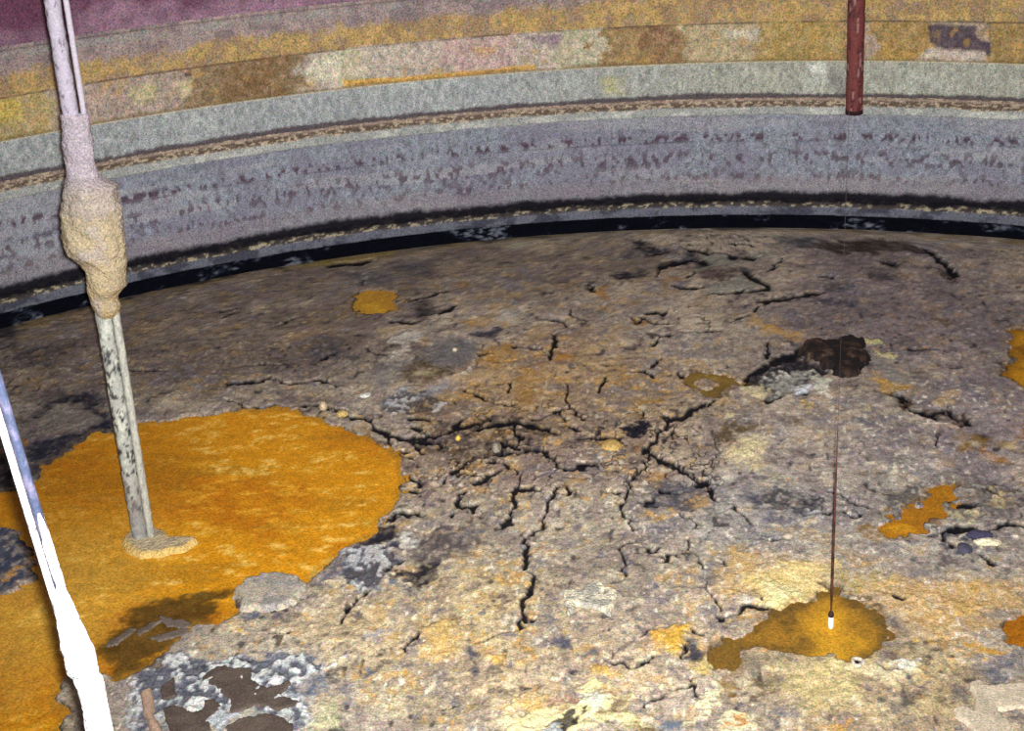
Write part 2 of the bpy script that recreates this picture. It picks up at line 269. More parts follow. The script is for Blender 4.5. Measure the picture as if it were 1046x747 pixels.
st(780, 230, ((58, 48, 46), .95, .10, .25, [(200, 105), (300, 85), (420, 75), (600, 70), (720, 70), (850, 115), (900, 145), (700, 138), (430, 148), (330, 130)]), ((70, 74, 80), .85, .12, .3, [(40, 62), (200, 55), (330, 80), (210, 110), (100, 95)]),
   ((20, 19, 22), .95, .06, .3, [(860, 115), (920, 145), (1000, 220), (1040, 300), (960, 260), (930, 200)]), ((52, 54, 68), .8, .14, .5, [(600, 250), (720, 260), (720, 300), (620, 290)]), ((52, 58, 74), .75, .14, .6, [(240, 400), (300, 380), (500, 390), (520, 430), (330, 420)]),
   ((56, 60, 74), .75, .14, .6, [(300, 300), (480, 310), (460, 345), (320, 340)]), ((34, 32, 36), .8, .08, .5, [(620, 180), (720, 195), (690, 225), (650, 210)]), ((170, 150, 110), .7, .10, .6, [(500, 380), (580, 390), (570, 430), (530, 410)]),
   ((190, 150, 80), .8, .10, .5, [(0, 530), (100, 570), (240, 590), (220, 620), (100, 600), (0, 570)]), ((80, 62, 40), .7, .1, .5, [(920, 480), (1000, 510), (990, 540), (900, 500)]), ((60, 46, 30), .7, .1, .5, [(960, 260), (1040, 290), (1000, 310)]))
st(700, 320, ((58, 56, 62), .9, .05, .55, [(315, 380), (400, 310), (500, 255), (600, 225), (740, 300), (800, 335), (740, 345), (600, 370), (480, 470), (440, 420)]), (WHT, .85, .04, .6, [(430, 310), (500, 305), (540, 350), (440, 345)]),
   ((205, 205, 185), .92, .04, .4, [(690, 300), (720, 350), (780, 370), (750, 430), (700, 430), (660, 370)]), ((196, 202, 214), .95, .04, .3, [(550, 400), (610, 385), (645, 410), (620, 440), (570, 430)]), (CREAM, .75, .05, .7, [(320, 400), (420, 370), (480, 430), (420, 450), (330, 440)]),
   ((30, 30, 38), .9, .04, .4, [(620, 430), (650, 430), (630, 455)]), ((205, 170, 90), .8, .05, .5, [(610, 480), (680, 490), (660, 515), (620, 505)]), (CREAM, .7, .06, .7, [(240, 700), (360, 650), (480, 660), (440, 747), (240, 747)]), ((92, 76, 52), .7, .1, .6, [(170, 600), (280, 570), (420, 600), (300, 640), (180, 700)]),
   ((100, 82, 52), .6, .08, .6, [(500, 560), (620, 560), (610, 600), (540, 600)]))
st(846, 360, ((142, 137, 130), .97, .05, .12, [(185, 25), (260, 8), (330, 60), (380, 90), (440, 130), (400, 168), (350, 152), (260, 90)]), ((150, 138, 124), .8, .08, .3, [(60, 110), (180, 70), (260, 120), (260, 200), (120, 180)]), ((205, 196, 140), .95, .04, .3, [(275, -5), (340, 10), (385, 15), (360, 38), (310, 22)]),
   ((205, 196, 140), .95, .04, .3, [(190, -60), (260, -70), (300, -50), (210, -35)]), ((188, 146, 66), .85, .06, .5, [(230, 90), (300, 140), (450, 170), (420, 205), (280, 200), (260, 140)]), ((58, 40, 20), .92, .06, .45, [(255, 205), (340, 205), (400, 225), (460, 260), (440, 310), (390, 300), (380, 250), (330, 225)]),
   ((54, 36, 20), .9, .06, .5, [(440, 310), (500, 320), (600, 310), (650, 295), (660, 350), (560, 345), (500, 345)]), ((58, 40, 24), .9, .06, .5, [(660, 340), (740, 330), (790, 380), (700, 400), (660, 380)]), ((128, 96, 34), .85, .08, .5, [(690, 420), (850, 450), (840, 500), (740, 525), (700, 480)]),
   ((150, 100, 30), .85, .06, .4, [(840, 510), (890, 530), (950, 575), (920, 585), (860, 545)]), ((205, 175, 125), .75, .08, .6, [(570, 270), (640, 215), (700, 220), (670, 270), (600, 300)]), ((200, 180, 120), .7, .06, .6, [(180, 290), (230, 300), (230, 325), (200, 320)]),
   ((96, 94, 112), .6, .12, .6, [(130, 350), (330, 340), (300, 390), (180, 390)]), ((150, 100, 30), .85, .06, .4, [(1010, 410), (1060, 395), (1060, 455), (1030, 450)]), ((205, 178, 130), .75, .08, .6, [(910, 480), (1045, 460), (1045, 520), (940, 510)]), ((120, 96, 42), .7, .06, .6, [(880, 480), (970, 450), (960, 470), (910, 500)]))
st(846, 480, ((66, 62, 76), .9, .06, .3, [(600, 355), (640, 325), (720, 310), (700, 335), (640, 350)]), ((60, 58, 70), .9, .06, .4, [(820, 310), (940, 285), (920, 310), (840, 320)]), ((66, 66, 80), .9, .05, .3, [(690, 430), (720, 390), (785, 400), (760, 445), (700, 450)]),
   ((58, 56, 76), .95, .04, .15, [(740, 362), (770, 335), (840, 340), (905, 362), (860, 374), (780, 382)]), ((226, 212, 178), .95, .03, .2, [(770, 390), (850, 368), (925, 395), (915, 412), (850, 404)]), ((86, 84, 96), .8, .06, .5, [(630, 400), (680, 400), (680, 440), (630, 440)]),
   ((72, 70, 84), .85, .05, .4, [(430, 370), (480, 360), (470, 385)]), ((104, 104, 112), .8, .10, .4, [(450, 535), (560, 550), (540, 580), (470, 560)]), ((220, 205, 160), .7, .06, .7, [(650, 220), (760, 180), (840, 230), (760, 290), (660, 270)]),
   ((214, 190, 140), .7, .08, .7, [(840, 90), (960, 120), (950, 200), (860, 200)]), ((186, 165, 105), .7, .10, .6, [(0, 520), (200, 540), (380, 540), (390, 600), (160, 640), (60, 600)]), ((210, 172, 110), .75, .15, .5, [(160, 600), (330, 560), (480, 600), (600, 580), (760, 560), (900, 600), (1045, 600), (1045, 747), (160, 747), (250, 690)]),
   ((205, 160, 80), .65, .1, .7, [(680, 640), (760, 560), (800, 600), (760, 650)]), ((130, 96, 60), .8, .04, .4, [(420, 250), (620, 240), (600, 290), (450, 290)]), ((210, 205, 190), .6, .05, .8, [(330, 100), (520, 90), (480, 160), (360, 190)]), ((205, 200, 180), .7, .05, .8, [(730, 70), (800, 60), (790, 100), (740, 100)]),
   ((140, 106, 40), .75, .08, .5, [(170, 290), (290, 290), (340, 340), (240, 380), (180, 330)]))
st(846, 604, ((122, 118, 122), .8, .12, .5, [(760, 350), (1045, 340), (1045, 480), (900, 500), (840, 440), (780, 400)]), ((82, 84, 98), .75, .10, .6, [(860, 430), (940, 420), (1045, 395), (1045, 465), (900, 500)]), ((196, 150, 62), .9, .04, .3, [(720, 290), (870, 285), (1000, 330), (870, 352), (830, 350)]),
   ((104, 102, 104), .75, .15, .5, [(660, 480), (760, 490), (780, 600), (790, 640), (700, 600), (640, 540)]), ((120, 116, 110), .7, .15, .6, [(300, 570), (400, 560), (450, 660), (300, 747), (260, 700)]), ((205, 165, 95), .65, .15, .6, [(420, 100), (760, 50), (850, 200), (600, 260), (450, 240)]),
   ((96, 92, 100), .75, .10, .6, [(900, 640), (1045, 630), (1045, 747), (980, 720)]), ((84, 80, 90), .8, .05, .4, [(870, 710), (940, 710), (900, 760)]), ((84, 74, 60), .7, .08, .5, [(180, 70), (330, 130), (310, 260), (240, 380), (290, 240), (270, 150)]), ((110, 102, 96), .7, .12, .5, [(180, 70), (330, 120), (440, 190), (380, 330), (280, 380), (320, 200)]),
   ((224, 210, 170), .85, .08, .5, [(0, 395), (130, 380), (230, 400), (480, 400), (360, 480), (100, 450)]), ((228, 222, 205), .9, .03, .3, [(320, 410), (470, 360), (450, 385), (380, 415)]), ((205, 150, 70), .6, .05, .6, [(20, 690), (110, 690), (90, 730), (30, 730)]))
st(680, 604, ((52, 54, 68), .95, .05, .3, [(75, 340), (110, 270), (190, 300), (205, 330), (120, 380)]), ((216, 178, 84), .75, .08, .5, [(0, 190), (90, 180), (110, 260), (60, 310), (0, 300)]), ((220, 192, 112), .8, .08, .5, [(110, 400), (200, 340), (240, 380), (220, 440), (130, 440)]),
   ((122, 92, 36), .9, .05, .35, [(275, 560), (300, 490), (350, 450), (420, 485), (360, 525)]), ((128, 118, 102), .85, .06, .4, [(400, 350), (540, 300), (720, 340), (600, 380), (480, 460), (360, 470)]), ((196, 150, 100), .8, .05, .4, [(470, 340), (550, 330), (540, 370), (480, 365)]),
   ((232, 222, 180), .85, .04, .5, [(290, 480), (200, 570), (120, 700), (110, 747), (160, 700), (280, 570)]), ((228, 218, 176), .85, .05, .5, [(270, 670), (340, 630), (480, 650), (500, 700), (450, 747), (300, 747)]), ((198, 144, 86), .95, .03, .2, [(310, 680), (440, 668), (462, 700), (320, 712)]),
   ((104, 110, 124), .8, .06, .5, [(0, 690), (120, 680), (100, 747), (0, 747)]), ((88, 92, 106), .75, .08, .5, [(550, 690), (650, 680), (640, 730), (560, 740)]), ((104, 106, 116), .7, .10, .5, [(600, 620), (740, 600), (720, 650), (600, 660)]), ((122, 112, 100), .7, .08, .5, [(190, 690), (260, 680), (260, 740), (200, 747)]),
   ((196, 180, 125), .65, .15, .5, [(600, 380), (880, 370), (1045, 420), (1045, 600), (780, 600), (640, 540)]), ((110, 90, 50), .7, .05, .6, [(500, 490), (550, 480), (560, 540), (500, 560)]), ((205, 160, 70), .6, .06, .5, [(870, 690), (960, 690), (940, 747), (880, 747)]))
st(660, 480, ((226, 200, 130), .8, .15, .25, [(500, 560), (640, 500), (800, 480), (980, 500), (960, 640), (850, 690), (720, 740), (620, 720), (540, 640)]), ((234, 224, 170), .85, .10, .2, [(620, 620), (720, 590), (800, 640), (740, 720), (640, 720)]), ((214, 172, 92), .65, .15, .5, [(460, 420), (600, 440), (580, 520), (480, 560), (440, 700), (380, 640)]),
   ((96, 98, 116), .7, .10, .5, [(610, 220), (680, 210), (740, 270), (640, 290)]), ((86, 88, 106), .75, .10, .5, [(540, 100), (620, 130), (600, 170), (500, 150)]), ((70, 70, 84), .75, .06, .6, [(280, 40), (370, 60), (340, 100), (280, 80)]), ((196, 150, 80), .6, .08, .6, [(200, 170), (300, 90), (330, 160), (260, 210)]),
   ((196, 198, 196), .6, .05, .8, [(740, 200), (960, 210), (940, 260), (800, 250)]), ((200, 190, 160), .6, .06, .7, [(640, 10), (740, 10), (700, 60), (660, 60)]))
st(500, 604, ((78, 80, 100), .9, .05, .35, [(330, 290), (380, 225), (430, 270), (405, 298)]), ((80, 82, 100), .8, .06, .6, [(510, 290), (600, 260), (580, 340), (490, 370), (480, 350)]), ((216, 166, 62), .8, .08, .45, [(870, 200), (1020, 175), (1035, 290), (940, 300), (850, 285)]), ((222, 180, 92), .8, .08, .5, [(590, 390), (720, 400), (720, 460), (640, 480), (560, 450)]),
   ((228, 216, 160), .9, .05, .35, [(60, 690), (200, 640), (340, 650), (430, 660), (520, 600), (480, 510), (600, 500), (650, 560), (760, 500), (900, 470), (790, 510), (740, 580), (760, 640), (840, 680), (900, 747), (700, 760), (640, 700), (540, 720), (400, 760), (230, 760), (80, 760)]),
   ((212, 214, 200), .8, .05, .5, [(500, 540), (600, 540), (640, 590), (580, 630), (520, 610)]), ((124, 104, 82), .9, .06, .25, [(650, 550), (740, 525), (715, 630), (760, 660), (690, 650), (610, 660), (640, 600)]), ((44, 40, 44), .97, .02, .15, [(240, 728), (380, 680), (520, 638), (505, 680), (420, 715), (385, 735), (380, 700), (300, 720)]),
   ((172, 176, 182), .95, .02, .2, [(250, 735), (380, 700), (370, 770), (250, 770)]), ((110, 92, 68), .9, .05, .3, [(690, 770), (740, 725), (810, 710), (900, 740), (920, 770)]), ((168, 132, 110), .8, .06, .4, [(310, 590), (420, 530), (495, 590), (440, 620), (330, 635)]), ((226, 186, 110), .7, .06, .6, [(100, 600), (240, 540), (310, 560), (300, 640), (120, 640)]),
   ((196, 178, 160), .6, .06, .6, [(930, 560), (1040, 530), (1045, 640), (960, 660)]), ((110, 122, 140), .7, .05, .5, [(930, 720), (1040, 690), (1045, 747), (940, 747)]), ((218, 170, 70), .75, .05, .5, [(20, 340), (100, 350), (90, 380), (10, 370)]), ((58, 56, 72), .9, .03, .3, [(410, 430), (445, 420), (440, 460), (420, 450)]), ((50, 48, 60), .9, .03, .3, [(130, 570), (165, 570), (160, 590)]))
st(320, 604, ((70, 70, 84), .9, .04, .7, [(840, 290), (910, 300), (915, 380), (880, 435), (850, 400), (860, 340)]), ((30, 28, 34), .95, .02, .15, [(710, 640), (760, 595), (775, 610), (740, 645)]), ((150, 154, 166), .8, .05, .75, [(265, 240), (340, 205), (430, 180), (405, 250), (300, 290)]), ((228, 228, 224), .85, .03, .4, [(50, 400), (90, 380), (150, 370), (150, 395), (80, 410)]),
   ((116, 124, 138), .8, .06, .5, [(0, 430), (80, 450), (80, 560), (0, 570)]), ((96, 102, 120), .85, .04, .4, [(260, 415), (315, 395), (305, 430), (270, 445)]), ((120, 124, 136), .7, .06, .6, [(160, 490), (220, 500), (200, 640), (160, 650)]), ((222, 182, 98), .6, .15, .7, [(560, 180), (740, 160), (820, 220), (740, 330), (600, 330)]),
   ((220, 210, 176), .6, .15, .6, [(330, 590), (480, 560), (450, 660), (340, 700)]), ((196, 150, 50), .8, .03, .3, [(470, 430), (490, 430), (480, 475), (460, 465)]), ((232, 220, 170), .75, .08, .5, [(980, 640), (1045, 600), (1045, 747), (960, 747)]), ((214, 176, 96), .7, .06, .5, [(930, 340), (1030, 350), (1000, 390), (930, 370)]), ((90, 76, 62), .6, .05, .5, [(60, 690), (100, 620), (80, 600), (160, 690), (150, 710)]),
   ((150, 140, 96), .6, .08, .5, [(0, 660), (90, 680), (100, 747), (0, 747)]))
st(140, 604, ((150, 152, 156), .85, .12, .7, [(0, 440), (100, 380), (300, 345), (600, 350), (700, 330), (900, 330), (1000, 400), (900, 500), (930, 600), (880, 700), (840, 760), (0, 760)]), ((206, 210, 210), .8, .05, .65, [(620, 400), (760, 340), (900, 330), (1010, 390), (900, 420), (800, 470), (700, 530), (650, 480)]),
   ((192, 200, 208), .85, .04, .6, [(860, 600), (930, 560), (920, 640), (860, 747), (820, 700)]), ((170, 176, 184), .9, .03, .4, [(350, 495), (430, 540), (480, 590), (490, 660), (520, 680), (430, 740), (400, 715), (450, 660), (440, 590)]), ((90, 100, 122), .8, .05, .5, [(540, 150), (620, 120), (700, 150), (570, 168)]), ((70, 64, 66), .9, .05, .3, [(85, 385), (140, 350), (250, 350), (240, 375), (160, 400), (90, 420)]),
   ((48, 44, 44), .9, .03, .6, [(260, 390), (300, 355), (360, 360), (345, 405), (290, 415)]), ((204, 200, 160), .8, .08, .5, [(930, 660), (1045, 560), (1060, 760), (890, 760)]), ((92, 98, 118), .85, .05, .5, [(840, 560), (920, 530), (1010, 545), (900, 575)]), ((84, 90, 108), .8, .04, .6, [(240, 560), (320, 510), (340, 560), (280, 600)]), ((212, 206, 180), .8, .03, .6, [(280, 600), (350, 600), (350, 650), (300, 640)]),
   ((90, 90, 104), .7, .05, .6, [(0, 640), (60, 660), (130, 760), (0, 760)]), ((226, 190, 104), .7, .05, .6, [(470, 190), (560, 170), (550, 215), (490, 210)]), ((120, 112, 112), .7, .06, .5, [(840, 50), (940, 20), (960, 50), (860, 75)]))
st(160, 540, ((96, 108, 126), .85, .05, .4, [(490, 290), (560, 290), (680, 265), (780, 290), (770, 340), (640, 310), (540, 350), (490, 330)]), ((96, 94, 112), .8, .08, .5, [(830, 260), (1045, 80), (1045, 260), (900, 290), (800, 330)]), ((150, 142, 134), .8, .04, .3, [(150, 560), (240, 490), (300, 465), (270, 520), (200, 590)]), (CREAM, .6, .05, .7, [(860, 300), (1045, 290), (1045, 330), (900, 330)]))
st(0, 300, ((34, 35, 48), .95, .12, .25, [(200, 640), (235, 590), (320, 545), (400, 525), (480, 540), (540, 600), (600, 640), (610, 747), (560, 747), (520, 640), (440, 580), (360, 575), (260, 615)]), ((40, 42, 56), .9, .15, .4, [(-40, 180), (60, 180), (100, 190), (60, 230), (-40, 240)]), ((50, 50, 58), .7, .25, .5, [(50, 260), (300, 300), (300, 420), (60, 380)]),
   ((120, 112, 104), .7, .12, .6, [(240, 640), (330, 590), (440, 600), (520, 680), (440, 747), (300, 747), (240, 690)]), ((128, 100, 60), .6, .1, .6, [(130, 480), (200, 470), (230, 500), (160, 520)]), ((46, 46, 56), .75, .2, .5, [(-60, 380), (60, 400), (40, 440), (-60, 440)]), ((44, 46, 58), .7, .15, .5, [(460, 540), (580, 540), (600, 600), (520, 590)]))
st(0, 430, ((36, 38, 54), .95, .10, .2, [(110, 150), (250, 90), (420, 70), (600, -20), (612, 45), (500, 58), (400, 110), (340, 180), (260, 225), (190, 300), (150, 240)]), ((34, 35, 48), .9, .12, .3, [(-80, 180), (20, 180), (90, 300), (90, 385), (0, 370), (-80, 370)]), ((92, 90, 104), .8, .10, .4, [(180, 300), (260, 240), (260, 310), (190, 350)]), ((196, 146, 60), .7, .08, .7, [(-60, 380), (90, 390), (130, 480), (150, 590), (0, 560), (-60, 560)]),
   ((150, 110, 50), .7, .05, .5, [(90, 90), (130, 110), (130, 140), (95, 140)]))
st(0, 560, ((58, 66, 88), .92, .05, .4, [(-60, -110), (0, -110), (120, -60), (190, 40), (200, 70), (150, 190), (0, 240), (-60, 250)]), ((190, 140, 50), .85, .03, .4, [(0, 150), (40, 130), (140, 80), (190, 45), (180, 70), (60, 170), (0, 200)]))
st(200, 250, ((150, 130, 70), .75, .12, .5, [(480, 130), (620, 90), (720, 75), (900, 50), (1045, 30), (1045, 60), (880, 80), (700, 110), (520, 125)]), ((66, 66, 74), .7, .25, .5, [(560, 500), (720, 480), (860, 620), (740, 640), (600, 600)]), ((150, 120, 80), .6, .12, .6, [(500, 470), (640, 440), (660, 480), (540, 510)]), ((74, 78, 86), .7, .3, .4, [(780, 150), (900, 130), (1045, 140), (1045, 210), (860, 220)]))
st(420, 230, ((54, 58, 70), .7, .3, .4, [(-40, 200), (100, 190), (120, 260), (0, 310)]), ((40, 40, 46), .85, .10, .6, [(40, 480), (60, 430), (120, 430), (110, 470)]), ((50, 50, 66), .9, .08, .35, [(300, 580), (400, 550), (500, 535), (500, 560), (420, 585)]), ((182, 178, 172), .8, .08, .6, [(420, 490), (510, 450), (590, 490), (560, 520), (500, 510), (440, 510)]), ((178, 138, 70), .8, .12, .5, [(260, 510), (340, 490), (430, 500), (390, 535), (280, 530)]),
   ((200, 192, 170), .75, .08, .6, [(300, 480), (350, 480), (340, 495), (300, 492)]), ((112, 108, 108), .85, .2, .25, [(120, 660), (240, 600), (360, 620), (340, 700), (200, 747), (100, 747)]), ((150, 115, 60), .55, .2, .6, [(370, 660), (540, 640), (560, 700), (400, 740)]), ((178, 118, 50), .7, .1, .5, [(780, 680), (850, 690), (840, 715), (790, 710)]), ((150, 115, 60), .6, .1, .5, [(240, 310), (300, 300), (290, 350), (250, 340)]),
   ((170, 165, 140), .7, .10, .6, [(480, 100), (620, 90), (620, 120), (540, 130)]), ((165, 120, 60), .7, .1, .5, [(980, 340), (1045, 330), (1045, 390), (1000, 380)]))
st(380, 300, ((110, 108, 110), .9, .15, .2, [(330, 270), (420, 225), (560, 250), (560, 300), (500, 380), (420, 440), (330, 400), (230, 360), (260, 300)]), ((132, 130, 130), .7, .2, .3, [(0, 420), (200, 340), (250, 380), (150, 420), (60, 500), (0, 520)]), ((92, 76, 54), .85, .10, .4, [(140, 420), (200, 370), (290, 350), (300, 400), (440, 390), (390, 460), (280, 465), (140, 465)]), ((158, 150, 120), .85, .05, .4, [(170, 420), (260, 415), (380, 410), (330, 440), (200, 445)]),
   ((148, 150, 158), .85, .10, .25, [(230, 530), (280, 490), (430, 470), (420, 500), (330, 545), (260, 555)]), ((200, 202, 206), .8, .06, .7, [(50, 570), (160, 490), (250, 520), (200, 600), (120, 640)]), ((212, 210, 206), .8, .05, .6, [(300, 610), (330, 575), (370, 570), (360, 620), (320, 630)]), ((206, 200, 188), .75, .05, .6, [(70, 245), (190, 205), (265, 195), (250, 240), (180, 250), (200, 320), (100, 330), (150, 280)]),
   ((214, 206, 190), .85, .03, .3, [(455, 445), (500, 425), (515, 395), (550, 350), (540, 400), (510, 435)]), ((168, 126, 60), .65, .15, .6, [(720, 480), (820, 380), (930, 370), (900, 500), (860, 590), (760, 600)]), ((168, 126, 60), .6, .15, .6, [(570, 310), (720, 280), (760, 310), (640, 370), (560, 360)]), ((40, 38, 42), .8, .10, .6, [(210, 50), (300, 10), (340, 60), (300, 120), (240, 100)]),
   ((178, 128, 56), .6, .12, .6, [(970, 320), (1045, 310), (1045, 350), (980, 350)]), ((160, 118, 60), .6, .1, .6, [(230, 590), (300, 600), (300, 640), (220, 640)]))
st(140, 604, ((226, 228, 226), .85, .06, .95, [(0, 440), (100, 400), (260, 350), (480, 350), (640, 350), (760, 340), (930, 330), (1010, 390), (900, 480), (830, 520), (930, 590), (900, 747), (820, 747), (800, 660), (400, 640), (200, 640), (0, 747)]),
   ((66, 70, 88), .85, .06, -.95, [(0, 440), (100, 400), (260, 350), (480, 350), (640, 350), (760, 340), (930, 330), (1010, 390), (900, 480), (830, 520), (930, 590), (900, 747), (820, 747), (800, 660), (400, 640), (200, 640), (0, 747)]))
st(700, 320, ((24, 23, 30), .9, .05, -.9, [(330, 380), (420, 310), (520, 260), (620, 230), (740, 310), (800, 340), (740, 350), (650, 330), (600, 400), (480, 470), (430, 400)]), ((210, 208, 196), .45, .05, .9, [(400, 340), (560, 300), (660, 320), (700, 400), (560, 430), (480, 450)]))
st(350, 500, ((206, 206, 206), .8, .05, .9, [(0, 330), (150, 310), (260, 280), (260, 420), (160, 520), (0, 540)]), ((40, 42, 58), .85, .05, -.9, [(0, 330), (150, 310), (300, 280), (280, 420), (160, 520), (0, 540)]))
st(380, 300, ((44, 44, 54), .8, .06, -.92, [(40, 570), (160, 490), (260, 510), (390, 570), (380, 630), (200, 640), (60, 620)]))
st(846, 480, ((60, 56, 62), .8, .05, -.92, [(300, 100), (520, 80), (500, 180), (400, 220), (560, 260), (520, 310), (300, 260)]), ((70, 66, 74), .7, .06, -.92, [(650, 60), (1000, 80), (1000, 260), (660, 290)]))
st(660, 480, ((44, 44, 56), .8, .05, -.92, [(680, 70), (900, 110), (1000, 230), (820, 260), (720, 200), (560, 160)]), ((44, 46, 60), .7, .06, -.92, [(0, 60), (340, 60), (240, 200), (100, 210), (0, 200)]))
# broad albedo zones of the crust: centre px, radii px, colour, opacity
ZONES = [((150, 340), (330, 75), (104, 94, 86), .95), ((420, 280), (300, 45), (108, 98, 88), .9), ((560, 400), (150, 70), (150, 124, 88), .75), ((520, 470), (170, 50), (138, 120, 104), .8),
         ((930, 320), (190, 90), (112, 103, 106), .9), ((690, 420), (120, 60), (140, 124, 104), .7), ((850, 450), (140, 60), (148, 138, 132), .7), ((480, 640), (170, 90), (176, 158, 118), .75),
         ((640, 560), (120, 70), (152, 142, 126), .7), ((380, 640), (130, 50), (168, 152, 124), .7), ((760, 520), (110, 40), (142, 140, 138), .7), ((950, 520), (110, 60), (146, 140, 134), .7),
         ((900, 700), (150, 60), (166, 146, 106), .75), ((590, 690), (140, 60), (178, 160, 132), .7), ((720, 640), (60, 60), (170, 154, 130), .6), ((60, 440), (110, 50), (84, 80, 82), .8), ((1000, 430), (80, 60), (128, 118, 122), .7)]

def jac(p):                                   # metres on the floor per photo pixel, as two vectors
    a = fl(p[0], p[1])[:2]; return fl(p[0]+1, p[1])[:2]-a, fl(p[0], p[1]+1)[:2]-a
def wline(line):
    """world polyline with half-width per pixel for every segment"""
    W = [fl(*p)[:2] for p in line]; out = []
    for i in range(len(line)-1):
        a, b = np.array(line[i]), np.array(line[i+1]); d = (b-a)/np.linalg.norm(b-a); n = np.array([-d[1], d[0]])
        jx, jy = jac((a+b)/2); wn = jx*n[0]+jy*n[1]; wd = W[i+1]-W[i]; wd = wd/np.linalg.norm(wd)
        out.append((W[i], W[i+1], abs(wd[0]*wn[1]-wd[1]*wn[0])))
    return out
def wpoly(poly): return [tuple(fl(*p)[:2]) for p in poly]

# ---------------------------------------------------------------- floor: the dried waste crust
def build_floor():
    rows_px = np.arange(790, 222, -0.86)
    yd = np.array([fl(523, p)[1] for p in rows_px]); yd = yd[yd < R-0.02]
    y_near = yd[0]-(yd[0]+R-.001)*np.linspace(1, 0, 130)[:-1]**2.2
    ys = np.concatenate([y_near, yd, np.linspace(yd[-1], R-0.0005, 6)[1:]])
    nd = 1170
    lo = np.interp(ys, [-R, 1.0, 8.2, R], [-3.2, -5.3, -8.3, -9.5]); hi = np.interp(ys, [-R, 1.0, 10.8, R], [1.8, 2.75, 4.7, 4.8])
    c = np.sqrt(np.maximum(R*R-ys*ys, 1e-6))
    lo = np.maximum(lo, -c*0.985); hi = np.minimum(hi, c*0.985)
    t1 = 1-np.linspace(1, 0, 90)[:-1]**2; t2 = np.linspace(0, 1, nd); t3 = np.linspace(0, 1, 90)[1:]**2
    X = np.concatenate([-c[:, None]+(lo+c)[:, None]*t1, lo[:, None]+(hi-lo)[:, None]*t2, hi[:, None]+(c-hi)[:, None]*t3], 1)
    Y = np.repeat(ys[:, None], X.shape[1], 1)
    def sl(x0, x1, y0, y1):
        a = max(0, np.searchsorted(ys, y0)-1); b = min(len(ys), np.searchsorted(ys, y1)+1)
        if b <= a: return None
        rr = np.unique(np.linspace(a, b-1, 10).astype(int))
        ca = min(np.searchsorted(X[r], x0) for r in rr); cb = max(np.searchsorted(X[r], x1) for r in rr)
        if cb <= ca: return None
        return slice(a, b), slice(max(0, ca-1), cb+1)
    # ragged edges come from warped coordinates
    wx = (fbm(X, Y, 0.22, 1, 3)-.5); wy = (fbm(X, Y, 0.22, 2, 3)-.5)
    fx = (fbm(X, Y, 0.07, 3, 2)-.5); fy = (fbm(X, Y, 0.07, 4, 2)-.5)
    PX, PY = X+0.14*wx+0.08*fx, Y+0.22*wy+0.13*fy           # for stains and shores
    CX, CY = X+0.05*wx+0.075*fx, Y+0.08*wy+0.11*fy          # for cracks
    n_a = fbm(X, Y, 0.9, 5, 4); n_b = fbm(X, Y, 0.30, 6, 4, .6); n_c = fbm(X, Y, 0.10, 7, 3, .6); n_d = fbm(X, Y, 0.05, 8, 2, .7)
    n_e = fbm(X, Y, 0.45, 9, 4, .6); n_f = fbm(X, Y, 0.16, 10, 3, .6)
    C = np.empty(X.shape+(3,)); C[:] = K(168, 156, 140)
    for (cx, cy), (rx, ry), col, op in ZONES:
        p = fl(cx, cy); jx, jy = jac((cx, cy)); ex = abs(jx[0])*rx; ey = abs(jy[1])*ry
        q = np.hypot((X-p[0])/ex, (Y-p[1])/ey) + (n_a-.5)*0.9 + (n_b-.5)*0.4
        C = mixc(C, K(*[min(235, v*1.09) for v in col]), op*(1-sst(0.45, 1.25, q)))
    # mottling: ochre, blue-grey, pale and dark grains
    C = C*(0.60+0.80*n_b)[..., None]
    o1, o2, o3 = fl(560, 410), fl(500, 640), fl(900, 640)
    och = 0.28+0.72*np.clip(np.exp(-(((X-o1[0])/1.7)**2+((Y-o1[1])/2.2)**2))+np.exp(-(((X-o2[0])/1.6)**2+((Y-o2[1])/1.3)**2))+.7*np.exp(-(((X-o3[0])/1.2)**2+((Y-o3[1])/.9)**2)), 0, 1)
    C = mixc(C, K(186, 142, 72), och*0.62*sst(.54, .68, n_f)*sst(.35, .6, n_e))
    C = mixc(C, K(116, 116, 126), 0.55*sst(.55, .68, n_e)*sst(.4, .6, n_c))
    C = mixc(C, K(214, 202, 176), (.55-.4*sst(5.0, 7.5, Y-.25*X))*sst(.62, .76, n_c)*sst(.4, .6, n_f))
    C = mixc(C, K(64, 58, 62), 0.62*sst(.60, .74, 1-n_c)*sst(.42, .62, 1-n_e))
    C = mixc(C, K(120, 98, 100), 0.35*sst(.5, .65, 1-n_f))
    g1 = vn(X/.030, Y/.048, 301); g2 = vn(X/.016, Y/.028, 302); g3 = vn(X/.034+5, Y/.055, 303); g4 = vn(X/.055, Y/.09, 304)
    gr = 0.52+0.96*(.45*g1+.35*g2+.2*g4)
    C = C*gr[..., None]
    C = mixc(C, K(204, 160, 88), och*0.75*sst(.72, .86, g3)*sst(.42, .56, n_f))
    far = sst(5.0, 7.5, Y-.25*X)
    C = mixc(C, K(226, 216, 196), (.75-.5*far)*sst(.80, .92, g1)*sst(.42, .56, n_e))
    C = mixc(C, K(48, 44, 52), 0.75*sst(.20, .08, g4)*sst(.42, .56, 1-n_e))
    C = mixc(C, K(96, 96, 112), 0.6*sst(.22, .12, g3)*sst(.42, .55, 1-n_f))
    # ochre rim where the crust meets the wall
    rad = np.hypot(X, Y)
    C = mixc(C, K(132, 112, 66), 0.75*sst(R-0.30, R-0.1, rad+(n_b-.5)*0.5)*sst(.44, .62, n_c*.5+n_e*.5))
